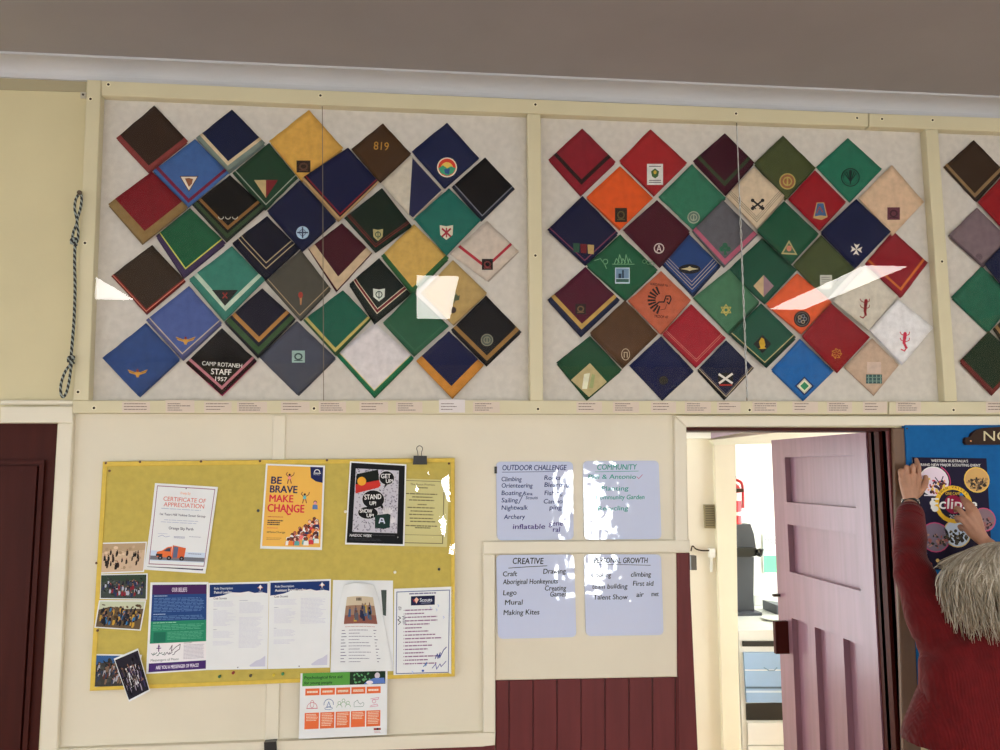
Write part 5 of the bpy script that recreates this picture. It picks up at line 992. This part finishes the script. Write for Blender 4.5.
for (x, y) in ((134, 100), (148, 92), (163, 100)): A.ring(x, y, 5, 1.4, (110, 160, 120), 1); A.ring(x, y + 14, 9, 1.4, (110, 160, 120), 1, 10, 180, 360)
A.line([(184, 112), (184, 100), (196, 92), (198, 100), (206, 106), (214, 100), (218, 106), (214, 114), (184, 114)], 1.5, (130, 150, 150), 1)
A.ring(252, 98, 6, 1.4, (200, 110, 150), 1); A.line([(240, 90), (268, 86), (266, 92), (246, 94)], 1.5, (200, 110, 150), 1); A.line([(238, 116), (266, 114), (262, 108), (240, 112)], 1.5, (200, 110, 150), 1)
A.rect(252, 186, 276, 193, (150, 60, 60), 1); A.rect(262, 186, 268, 193, (30, 30, 30), 2); A.para(254, 196, 276, 204, 2, (200, 160, 160)); A.build('print', o)
b = MB(); b.slab([(264, 742.5), (276, 741.5), (277, 760), (264.5, 760)], .036, .0095, bk); tag(b.build('black_clip'), 'small black bracket low on the cover batten below the pinboard', 'bracket')
# ================================================================ DRY WIPE BOARDS
wbm = mat((182, 192, 222), .035, 1.22, 'board', spec=.55)
def wboard(label, px, off, tilt=0):
    c = [W(x, y, off) for x, y in px]; vs = []; r = .018
    pts = []
    for k in range(4):
        p = c[k]; a = (c[k - 1] - p).normalized(); d = (c[(k + 1) % 4] - p).normalized()
        for t in (0, .25, .5, .75, 1): pts.append(p + a * r * (1 - t) ** 2 + d * r * t ** 2)
    b = MB(); b.prism(pts, [p + Vector((0, .006, 0)) for p in pts], wbm); o = b.build('whiteboard'); tag(o, label, 'whiteboard', 'small dry wipe boards')
    b = MB(); b.prism([p + Vector((0, .0015, 0)) for p in [c[0] + (p - c[0]) * 1.0 for p in pts]], [p + Vector((0, .004, 0)) for p in pts], mat((60, 60, 66), .4, 1)) if False else None
    return o, Art(quad=c, w=77, h=78, gain=1.0, dl=.00015)
BL, PU, TE, BKi = (30, 44, 112), (56, 30, 120), (50, 150, 140), (16, 18, 28)
def hand(A, L, c, h=5):
    for (t, x, y, w) in L: A.text(t, x, y, h, c, 0, w, shear=.12, wob=.03, bold=.028)
o, A = wboard('whiteboard headed OUTDOOR CHALLENGE listing climbing and archery', [(496, 461.6), (573, 461.6), (573.6, 539.6), (497, 540.4)], .009)
hand(A, [('OUTDOOR CHALLENGE', 6, 8.6, 64)], BL, 5.2); A.line([(6, 10.6), (60, 10)], .5, BL)
hand(A, [('Climbing', 5, 19.6, 20), ('Orienteering', 5, 26, 31), ('Boating', 5, 33.4, 20), ('Sailing', 5, 40.6, 16), ('Nightwalk', 5, 48, 26), ('Archery', 7, 57, 21), ('Rocks', 48, 18.4, 16), ('Blearding', 48, 25.4, 26), ('Fishing', 48, 33.6, 18), ('Campo', 47, 42, 19), ('ping', 53, 48, 12)], BL, 4.4); hand(A, [('Sea', 27, 33.6, 9), ('Scouts', 29, 37.6, 12)], BL, 3.2); A.line([(28, 30), (22, 42)], .7, BL); hand(A, [('inflatable', 16, 67, 32), ('gene', 52, 64, 14), ('ral', 56, 70, 7)], PU, 4.8)
A.build('lettering', o)
o, A = wboard('whiteboard headed COMMUNITY written in green marker', [(583, 461), (658.6, 460.6), (661.6, 539), (584.4, 539.6)], .009)
hand(A, [('COMMUNITY', 14, 8.8, 40)], TE, 5.2); A.line([(12, 11), (56, 10.4)], .5, TE); hand(A, [('Phil & Antonio', 5, 18, 48), ('Planting', 18, 29.6, 27), ('Community Garden', 12, 38.4, 49), ('Recycling', 14, 49.4, 30)], TE, 4.4); A.line([(54, 16), (56, 18), (60, 14)], .6, (190, 110, 150)); A.build('lettering', o)
o, A = wboard('whiteboard headed CREATIVE listing craft and making kites', [(496, 555), (574, 554.4), (576.4, 637), (498, 639)], .0145)
hand(A, [('CREATIVE', 16, 8.6, 30)], BKi, 5.6); A.line([(12, 12.4), (30, 11.4), (50, 10.6)], .6, BKi); hand(A, [('Craft', 6, 20, 14), ('Drawing', 46, 18, 22), ('Aboriginal Honkeynuts', 6, 27.4, 54), ('Lego', 6, 37.6, 13), ('Creating', 47, 34, 21), ('Games', 52, 39.6, 16), ('Mural', 7.5, 46.6, 17), ('Making Kites', 6, 56, 35)], BKi, 4.6); A.build('lettering', o)
o, A = wboard('whiteboard headed PERSONAL GROWTH listing cooking and talent show', [(584, 554.4), (661, 554.4), (663.6, 635), (586, 636)], .0145)
hand(A, [('PERSONAL GROWTH', 10, 8.4, 53)], BKi, 5.2); A.line([(14, 9.8), (40, 10), (66, 10.6)], .5, BKi); hand(A, [('Cooking', 7, 22, 19), ('climbing', 46, 21.6, 20), ('team building', 7, 33, 35), ('First aid', 48, 30.4, 20), ('Talent Show', 8, 43.4, 34), ('air', 51, 41, 7), ('met', 66, 40.6, 7)], BKi, 4.6); A.build('lettering', o)
b = MB(); b.slab([(494.6, 466.5), (497, 466.5), (497, 473.5), (494.6, 473.5)], .012, 0, bk); tag(b.build('mounting_clip'), 'tiny black clip at the edge of the OUTDOOR CHALLENGE whiteboard', 'clip')
# ================================================================ BLUE NOTICE BOARD
nb = empty('notice_board', W(980, 720, 0), 'bright blue cloth notice board on the wall beyond the doorway', 'notice board')
b = MB(); b.bslab([(904.8, 425), (1125, 425), (1136, 735), (921.4, 735)], .022, .001, mat((22, 92, 152), .85, 1.1, 'felt', spec=.2), .002); b.build('board', nb)
b = MB(); b.cyl(W(907, 428.5, .021), W(907, 428.5, .024), .003, scr, n=8); b.build('screw', nb)
sg = empty('notices_sign', W(1020, 444, .022), 'dark wooden sign with cream letters NO on the blue board', 'sign')
b = MB(); pts = [(965, 438.7), (966.5, 437.4), (970.5, 437), (972.5, 433.2), (977, 430), (984, 428), (1000, 426.8), (1050, 427.2), (1066, 430), (1071, 437.2), (1077, 438.2), (1078, 444.6), (967, 444.8), (965, 443)]
b.slab(pts, .036, .0225, mat((54, 34, 24), .5, .95, 'wood', spec=.15)); b.build('plaque', sg)
A = Art(.0362, gain=1.1); A.text('NOTICES', 983.6, 440.8, 9.8, (206, 196, 160), 0, 72); A.build('lettering', sg)
b = MB(); b.cyl(W(970.8, 441, .036), W(970.8, 441, .0375), .003, mat((190, 120, 70), .3, 1, metal=.6), n=8); b.build('screw', sg)
o, A = sheet('poster', 'dark navy scouting event poster with round pictures being pinned up', 'poster', [(912, 457.3), (986.4, 458.3), (992.6, 570), (918, 569.5)], .0255, 75, 112)
NVY = (24, 18, 46); A.rect(0, 0, 75, 112, NVY); A.text("WESTERN AUSTRALIA'S", 37.5, 4.4, 2.6, (240, 238, 246), 1, 37, 'c', bold=.015); A.text('BRAND NEW MAJOR SCOUTING EVENT', 37.5, 8.6, 2.6, (240, 238, 246), 1, 62, 'c', bold=.015)
def disc(x, y, r, bg, rimc, seed, cols):
    rr = random.Random(seed); A.ell(x, y, r + 1, r + 1, rimc, .5); A.ell(x, y, r, r, bg, 1)
    for k in range(46):
        a_ = rr.random() * 6.28; d = r * .84 * math.sqrt(rr.random()); dy = d * math.sin(a_); A.ell(x + d * math.cos(a_), y + (dy if dy > -r * .2 else -dy), .6 + 1.1 * rr.random(), .8 + 1.6 * rr.random(), rr.choice(cols), 1.5 + k * .03, 8, rr.random() * 3)
disc(20.5, 24, 14, (222, 206, 222), (226, 226, 232), 1, [(60, 40, 50), (190, 70, 90), (236, 190, 90), (100, 50, 50), (40, 34, 60), (225, 160, 120)]); A.line([(30, 19), (27, 26)], 1, (40, 34, 60), 3); A.line([(22, 20), (26, 26)], 1, (40, 34, 60), 3); A.ring(20.5, 24, 16.5, 1, (190, 60, 110), 1, 16, -60, 20)
disc(64, 22, 12, (200, 160, 100), (226, 190, 90), 2, [(50, 44, 40), (120, 100, 80), (90, 70, 56), (160, 130, 90)]); disc(19, 80, 14, (120, 110, 130), (190, 70, 120), 3, [(60, 60, 60), (170, 130, 120), (40, 50, 46), (150, 90, 90)]); disc(41, 76, 13, (190, 205, 226), (214, 190, 120), 4, [(56, 50, 44), (40, 40, 40), (100, 90, 70), (70, 66, 60)]); disc(69, 62, 11, (130, 110, 120), (200, 80, 120), 5, [(60, 50, 56), (150, 100, 100)])
A.ell(39, 47, 19, 19, (226, 180, 50), 3); A.ell(39, 47, 14.8, 14.8, (30, 24, 46), 3.6); A.ell(39, 47, 9.5, 9.5, (150, 30, 70), 4)
for k, ch in enumerate('SWAN VALLEY'):
    t = math.radians(-142 + k * 10.4); A.text(ch, 39 + 16.2 * math.cos(t), 47 + 16.2 * math.sin(t), 2.2, (50, 40, 40), 4.5, align='c', rot=math.degrees(t) + 90, bold=.03) if ch != ' ' else None
A.text('ONE CAMP', 39, 37.6, 3, (210, 170, 60), 5, 15, 'c', bold=.02)
A.text('Eclipse', 39, 51.4, 10.5, (234, 230, 238), 6, 46, 'c', bold=.03, shear=.12); A.ell(18, 46, 3, 3, (234, 230, 238), 6); A.ell(20, 51.6, 3.4, 3, (234, 230, 238), 6.2)
A.text('2023', 40, 61, 3.6, (214, 214, 224), 6, 12, 'c'); A.rect(10, 37.6, 22, 38.8, (214, 210, 220), 2)
for (x, y, r, c) in ((6, 104, 2, (210, 150, 60)), (12, 107, 2.4, (180, 80, 60)), (20, 103, 1.8, (220, 190, 120)), (8, 96, 2, (90, 110, 170)), (28, 108, 2.2, (170, 60, 70))): A.ell(x, y, r, r, c, 2)
A.build('print', o)
# ================================================================ THE PERSON PINNING UP THE POSTER
def remeshed(mb, voxel, smooth=2, dis=0.0):
    o = mb.build('shape_tmp'); md = o.modifiers.new('r', 'REMESH'); md.mode = 'VOXEL'; md.voxel_size = voxel; md.use_smooth_shade = True
    if smooth: s = o.modifiers.new('s', 'SMOOTH'); s.iterations = smooth; s.factor = .5
    dg = bpy.context.evaluated_depsgraph_get(); me = bpy.data.meshes.new_from_object(o.evaluated_get(dg)); loc = o.location.copy()
    vs = [v.co + loc for v in me.vertices]; fs = [list(p.vertices) for p in me.polygons]
    old = o.data; bpy.data.objects.remove(o); bpy.data.meshes.remove(me); bpy.data.meshes.remove(old)
    return vs, fs
def blob(mb, c, r, mt, rot=None, n=14, m=9):
    c = Vector(c); vs = []; fs = []
    for j in range(1, m):
        ph = math.pi * j / m
        for i in range(n):
            t = 2 * math.pi * i / n; p = Vector((r[0] * math.sin(ph) * math.cos(t), r[1] * math.sin(ph) * math.sin(t), r[2] * math.cos(ph)))
            if rot: p = rot @ p
            vs.append(c + p)
    top = len(vs); tp = Vector((0, 0, r[2])); bt = Vector((0, 0, -r[2]))
    if rot: tp = rot @ tp; bt = rot @ bt
    vs += [c + tp, c + bt]
    for j in range(m - 2): fs += [[j * n + i, j * n + (i + 1) % n, (j + 1) * n + (i + 1) % n, (j + 1) * n + i][::-1] for i in range(n)]
    fs += [[top, i, (i + 1) % n][::1] for i in range(n)]; fs += [[top + 1, (m - 2) * n + (i + 1) % n, (m - 2) * n + i] for i in range(n)]
    mb.add(vs, fs, mt)
def limb(mb, pts, rad, mt, n=14, sub=4):
    P = spline(pts, sub); k = len(P); rr_ = []
    for i in range(k):
        t = i / (k - 1) * (len(rad) - 1); a = int(min(t, len(rad) - 2)); f = t - a; rr_.append(rad[a] * (1 - f) + rad[a + 1] * f)
    mb.tube(P, rr_, mt, n); blob(mb, P[0], (rr_[0],) * 3, mt, n=10, m=6); blob(mb, P[-1], (rr_[-1],) * 3, mt, n=10, m=6)
def loft(mb, rings, mt, n=28, p=2.3):
    vs = []; fs = []
    for (z, cx_, cy_, rx, ry) in rings:
        for i in range(n):
            t = 2 * math.pi * i / n; c, s = math.cos(t), math.sin(t)
            vs.append((cx_ + rx * math.copysign(abs(c) ** (2 / p), c), cy_ + ry * math.copysign(abs(s) ** (2 / p), s), z))
    k = len(rings)
    for j in range(k - 1): fs += [[j * n + i, j * n + (i + 1) % n, (j + 1) * n + (i + 1) % n, (j + 1) * n + i] for i in range(n)]
    fs += [list(range(n))[::-1], [(k - 1) * n + i for i in range(n)]]
    mb.add(vs, fs, mt)
skin = mat((182, 134, 108), .5, 1.0, 'skin'); swm = mat((98, 18, 22), .9, 1.0, 'ribbed', spec=.2); jeans = mat((38, 42, 58), .8, 1.0, 'fabric'); shoe = mat((40, 34, 32), .5, 1.0)
Hd = W(1005, 588, .47); bx = W(1000, 660, .45).x; by = -.46
LS = W(944, 642, .44); LE = W(909, 566, .27); LW = W(910.5, 505, .078)
RS = Vector((2 * bx - LS.x, LS.y, LS.z)); RE = W(1046, 612, .26); RW = W(986, 543, .135)
b = MB()
blob(b, Hd, (.074, .092, .112), skin, n=22, m=14); blob(b, Hd + Vector((0, .03, -.055)), (.056, .062, .062), skin)
limb(b, [Hd + Vector((0, -.015, -.06)), Vector((bx, by - .005, LS.z + .03))], [.054, .06], skin)
blob(b, Hd + Vector((0, .098, -.028)), (.013, .018, .022), skin); limb(b, [Hd + Vector((0, .086, .012)), Hd + Vector((0, .104, -.03))], [.007, .011], skin, 8)
for s_ in (-1, 1):
    blob(b, Hd + Vector((.076 * s_, -.002, -.02)), (.010, .020, .032), skin); blob(b, Hd + Vector((.028 * s_, .086, .022)), (.018, .008, .006), skin)
limb(b, [Hd + Vector((-.022, .087, -.062)), Hd + Vector((0, .094, -.061)), Hd + Vector((.022, .087, -.062))], [.005, .0075, .005], skin, 8)
loft(b, [(.86, bx, by, .15, .10), (.98, bx, by, .165, .11), (1.12, bx, by, .145, .10), (1.28, bx, by, .165, .105), (LS.z, bx, by, .165, .08), (LS.z + .04, bx, by, .08, .06)], skin)
for (a, e_, w_) in ((LS, LE, LW), (RS, RE, RW)): limb(b, [a, a.lerp(e_, .5), e_], [.052, .046, .040], skin); limb(b, [e_, e_.lerp(w_, .4), e_.lerp(w_, .8)], [.040, .040, .032], skin)
for s_ in (-1, 1):
    limb(b, [(bx + .085 * s_, by, .92), (bx + .10 * s_, by + .005, .50), (bx + .105 * s_, by - .01, .10)], [.082, .056, .038], skin); limb(b, [(bx + .105 * s_, by - .02, .06), (bx + .115 * s_, by + .12, .045)], [.036, .03], skin)
vs1, fs1 = remeshed(b, .010, 2)
# hands: forearm end, palm, four fingers, thumb
def hand_mesh(wrist_from, wrist, palm, fingers, thumb, pw=.0115):
    b = MB(); limb(b, [wrist_from, wrist.lerp(wrist_from, .2), wrist], [.033, .028, .0235], skin)
    roots = [f[0] for f in fingers]
    limb(b, [wrist + (roots[0] - wrist) * .0, wrist.lerp(roots[0], .5), roots[0]], [.018, .017, pw * 1.1], skin, 10)
    for r_ in roots[1:]: limb(b, [wrist, wrist.lerp(r_, .5), r_], [.019, .018, pw * 1.15], skin, 10)
    limb(b, [roots[0], roots[-1]], [pw * 1.05, pw * 1.1], skin, 10)
    for f in fingers: limb(b, f, [.0098, .0092, .0086, .0072], skin, 10, 4)
    limb(b, thumb, [.016, .0125, .011, .0085], skin, 10, 4)
    return remeshed(b, .0026, 2)
w = W
vL, fL = hand_mesh(LE.lerp(LW, .6), LW, None,
    [[w(902.2, 479, .062), w(900.6, 471.5, .064), w(902, 471.5, .044), w(904, 477, .035)],
     [w(907, 476.5, .064), w(906.6, 467.8, .068), w(907.6, 468.6, .044), w(908.5, 475, .035)],
     [w(912.6, 475.5, .064), w(913.2, 466.6, .068), w(913.4, 467, .044), w(913.4, 474, .035)],
     [w(918.0, 477.5, .060), w(918.6, 469, .060), w(917.2, 463, .045), w(916.2, 459.5, .0355)]],
    [w(916.5, 494, .060), w(923, 487.5, .054), w(925.5, 481.5, .046), w(925.8, 477, .040)])
vR, fR = hand_mesh(RE.lerp(RW, .55), RW, None,
    [[w(970.5, 514, .115), w(966.5, 505.5, .098), w(963.6, 500.5, .075), w(961.6, 497.2, .050)],
     [w(968.2, 520, .112), w(961.0, 511.5, .098), w(957.2, 508, .076), w(955.6, 510.5, .052)],
     [w(968.4, 526.5, .110), w(960.6, 519, .096), w(956.6, 517.5, .074), w(957.5, 521, .056)],
     [w(970, 532.5, .108), w(963.5, 528, .092), w(960, 526.5, .074), w(961.2, 529.5, .060)]],
    [w(979.5, 527, .125), w(975.8, 513, .120), w(970, 504.5, .096), w(964.8, 499.6, .066)])
V = list(vs1); Fc = list(fs1)
for (vv, ff) in ((vL, fL), (vR, fR)):
    o0 = len(V); V += vv; Fc += [[o0 + i for i in f] for f in ff]
person = obj('person', V, Fc, skin, None, None, True)
tag(person, 'person seen from behind in a dark red knitted jumper pinning up a poster, arms raised', 'person')
# jumper
b = MB()
hz = 1.12
loft(b, [(hz, bx, by - .01, .254, .155), (hz + .06, bx, by - .01, .252, .15), (1.24, bx, by, .250, .146), (1.32, bx, by, .244, .134), (LS.z + .005, bx, by, .205, .108), (LS.z + .045, bx, by - .005, .12, .085), (LS.z + .075, bx, by - .005, .07, .068)], swm, 34)
for (a, e_, w_, t_) in ((LS, LE, LW, .86), (RS, RE, RW, .84)):
    limb(b, [a + Vector((.03 if a is LS else -.03, 0, -.05)), a.lerp(e_, .35) + Vector((0, -.004, -.012)), a.lerp(e_, .7), e_ + Vector((0, -.01, -.006))], [.088, .076, .064, .058], swm, 18); limb(b, [e_ + Vector((0, -.008, -.004)), e_.lerp(w_, .45), e_.lerp(w_, t_)], [.057, .051, .043], swm, 18)
vj, fj = remeshed(b, .0085, 5)
nv_ = []
for p in vj:
    q = Vector(p); 
    d1 = math.sin((q.z * 58 + q.x * 30) + 2.2 * noise.noise(q * 9)) * .0035 if q.z > LS.z - .03 else 0
    d2 = noise.noise(Vector((q.x * 9, q.y * 9, q.z * 4))) * .011 + noise.noise(q * 24) * .003
    c = Vector((bx, by, q.z)) if q.z < LS.z else (LE if q.x < bx else RE); dr = Vector((q.x - c.x, q.y - c.y, 0))
    q += (dr.normalized() if dr.length > 1e-5 else Vector()) * (d1 + d2); nv_.append(q)
jo = obj('jumper', nv_, fj, swm, person, None, True)
# hem rib that flares at the side, and sleeve cuffs
b = MB(); n = 64; vs = []; fs = []
for (z_, k_, x_) in ((hz + .12, .97, 0), (hz + .08, 1.03, -.004), (hz + .03, 1.06, -.022), (hz - .02, 1.08, -.036), (hz - .023, 1.04, -.03), (hz + .09, .94, 0)):
    for i in range(n):
        t = 2 * math.pi * i / n; rb = 1 + .010 * math.cos(i * math.pi); c, s = math.cos(t), math.sin(t)
        vs.append((bx + x_ * (1 if c < 0 else .2) + .250 * k_ * rb * math.copysign(abs(c) ** .87, c), by + .148 * k_ * rb * math.copysign(abs(s) ** .87, s), z_))
for j in range(5): fs += [[j * n + i, j * n + (i + 1) % n, (j + 1) * n + (i + 1) % n, (j + 1) * n + i] for i in range(n)]
b.add(vs, fs, swm); b.build('hem', person, True)
for (e_, w_, t0, t1) in ((LE, LW, .72, .87), (RE, RW, .7, .84)):
    b = MB(); P = [e_.lerp(w_, t0 + (t1 - t0) * k / 5) for k in range(6)]; b.tube(P, [.0455, .0435, .0425, .0425, .043, .042], swm, 28); b.build('cuff', person, True)
b = MB(); b.tube([Vector((bx + .062 * math.cos(t), by - .004 + .062 * math.sin(t), LS.z + .072)) for t in [i * math.pi / 12 for i in range(24)]], .012, swm, 8, True); b.build('collar', person, True)
# trousers, shoes
b = MB()
loft(b, [(.80, bx, by, .17, .12), (.92, bx, by, .178, .125), (1.06, bx, by, .178, .122), (1.20, bx, by, .18, .118)], jeans)
for s_ in (-1, 1): limb(b, [(bx + .085 * s_, by, .90), (bx + .10 * s_, by + .005, .50), (bx + .105 * s_, by - .01, .10)], [.10, .076, .062], jeans)
vj, fj = remeshed(b, .012, 3); obj('trousers', vj, fj, jeans, person, None, True)
for s_ in (-1, 1):
    b = MB(); blob(b, (bx + .112 * s_, by + .05, .045), (.045, .135, .045), shoe, n=18, m=10); b.v = [Vector((v.x, v.y, max(v.z, .002))) for v in b.v]; b.build('shoe', person, True)
# bracelet and watch strap
ax = (LW - LE).normalized()
def band(name, t, r, wd, mt, beads=0):
    c = LW + ax * t; u = ax.orthogonal().normalized(); v_ = ax.cross(u); b = MB()
    if beads:
        for k in range(beads): a_ = 2 * math.pi * k / beads; blob(b, c + (u * math.cos(a_) + v_ * math.sin(a_)) * r, (wd,) * 3, mt, n=8, m=5)
    else:
        n = 30; vs = []; fs = []
        for (da, dr) in ((-wd, 0), (-wd, .002), (wd, .002), (wd, 0)): vs += [c + ax * da + (u * math.cos(t_) + v_ * math.sin(t_)) * (r + dr) for t_ in [i * 2 * math.pi / n for i in range(n)]]
        for j in range(4): fs += [[j * n + i, j * n + (i + 1) % n, ((j + 1) % 4) * n + (i + 1) % n, ((j + 1) % 4) * n + i] for i in range(n)]
        b.add(vs, fs, mt)
    b.build(name, person, True)
silver = mat((200, 196, 188), .25, 1.1, metal=.9)
band('bracelet', .016, .0262, .0034, silver, 26); band('watch_strap', .004, .0262, .0055, bk)
# hair
H3 = [mat(c, .55, g, 'hair', spec=.4) for c, g in (((176, 166, 148), 1.0), ((150, 138, 118), 1.0), ((200, 192, 178), 1.05))]
rr = random.Random(21); crown = Hd + Vector((-.005, -.045, .118))
b = MB()
def hp(az, t, ex=0.0):
    """a lock of the bob: az round the head, t from crown (0) to tip (1)"""
    ph = t * 2.02; a_, b_, c_ = .146, .142, .130
    r_ = math.sin(min(ph, 1.65)); z = math.cos(ph) * c_ if ph < 1.5 else math.cos(1.5) * c_ - (ph - 1.5) * .30
    k = 1 + ex + (.16 * max(0, math.sin((t - .25) * 3.4)))
    return Hd + Vector((-.004, -.012, .004)) + Vector((a_ * r_ * k * math.cos(az), b_ * r_ * k * math.sin(az), z))
for i in range(2300):
    az = rr.uniform(0, 2 * math.pi); front = math.sin(az) > .55
    ln = rr.uniform(.80, 1.0) * (.62 if front else 1); ex = rr.uniform(-.10, .05); t0 = rr.uniform(.0, .22) if rr.random() < .7 else rr.uniform(.2, .6); wv = rr.uniform(.02, .15); ph = rr.uniform(0, 6.28); sw = rr.uniform(-.16, .16) + .10; fl = rr.uniform(.0, .26) if rr.random() < .55 else rr.uniform(-.26, -.02)
    pts = []; K = 11
    for k in range(K):
        t = t0 + (ln - t0) * k / (K - 1); f = k / (K - 1); pts.append(hp(az + sw * f * f * 2 + wv * math.sin(ph + f * 5), t, ex + fl * max(0, f - .6) * 2.2))
    mt = H3[0] if rr.random() < .55 else (H3[1] if rr.random() < .5 else H3[2]); r0 = rr.uniform(.0012, .0028)
    b.tube(pts, [r0 * (.5 + .5 * min(1, k / 2)) * (1 if k < K - 3 else (K - k) / 3.3) for k in range(K)], mt, 4)
# inner mass of the hair
n, m_ = 30, 12; vs = []; fs = []
for j in range(m_):
    for i in range(n): vs.append(hp(2 * math.pi * i / n, .02 + (.58 if math.sin(2 * math.pi * i / n) > .55 else .80) * j / (m_ - 1), -.12))
for j in range(m_ - 1): fs += [[j * n + i, j * n + (i + 1) % n, (j + 1) * n + (i + 1) % n, (j + 1) * n + i] for i in range(n)]
fs.append(list(range(n))); b.add(vs, fs, H3[1]); b.build('hair', person, True)
# the pin in the right hand
b = MB(); p0 = w(960.6, 496.6, .0275); p1 = w(961.4, 494.6, .052); b.cyl(p0, p0.lerp(p1, .4), .0009, silver, n=6); b.cyl(p0.lerp(p1, .35), p1, .0045, mat((40, 110, 190), .3, 1.2), .0055, 12)
tag(b.build('pushpin'), 'blue pushpin held at the middle of the navy event poster', 'pushpin')
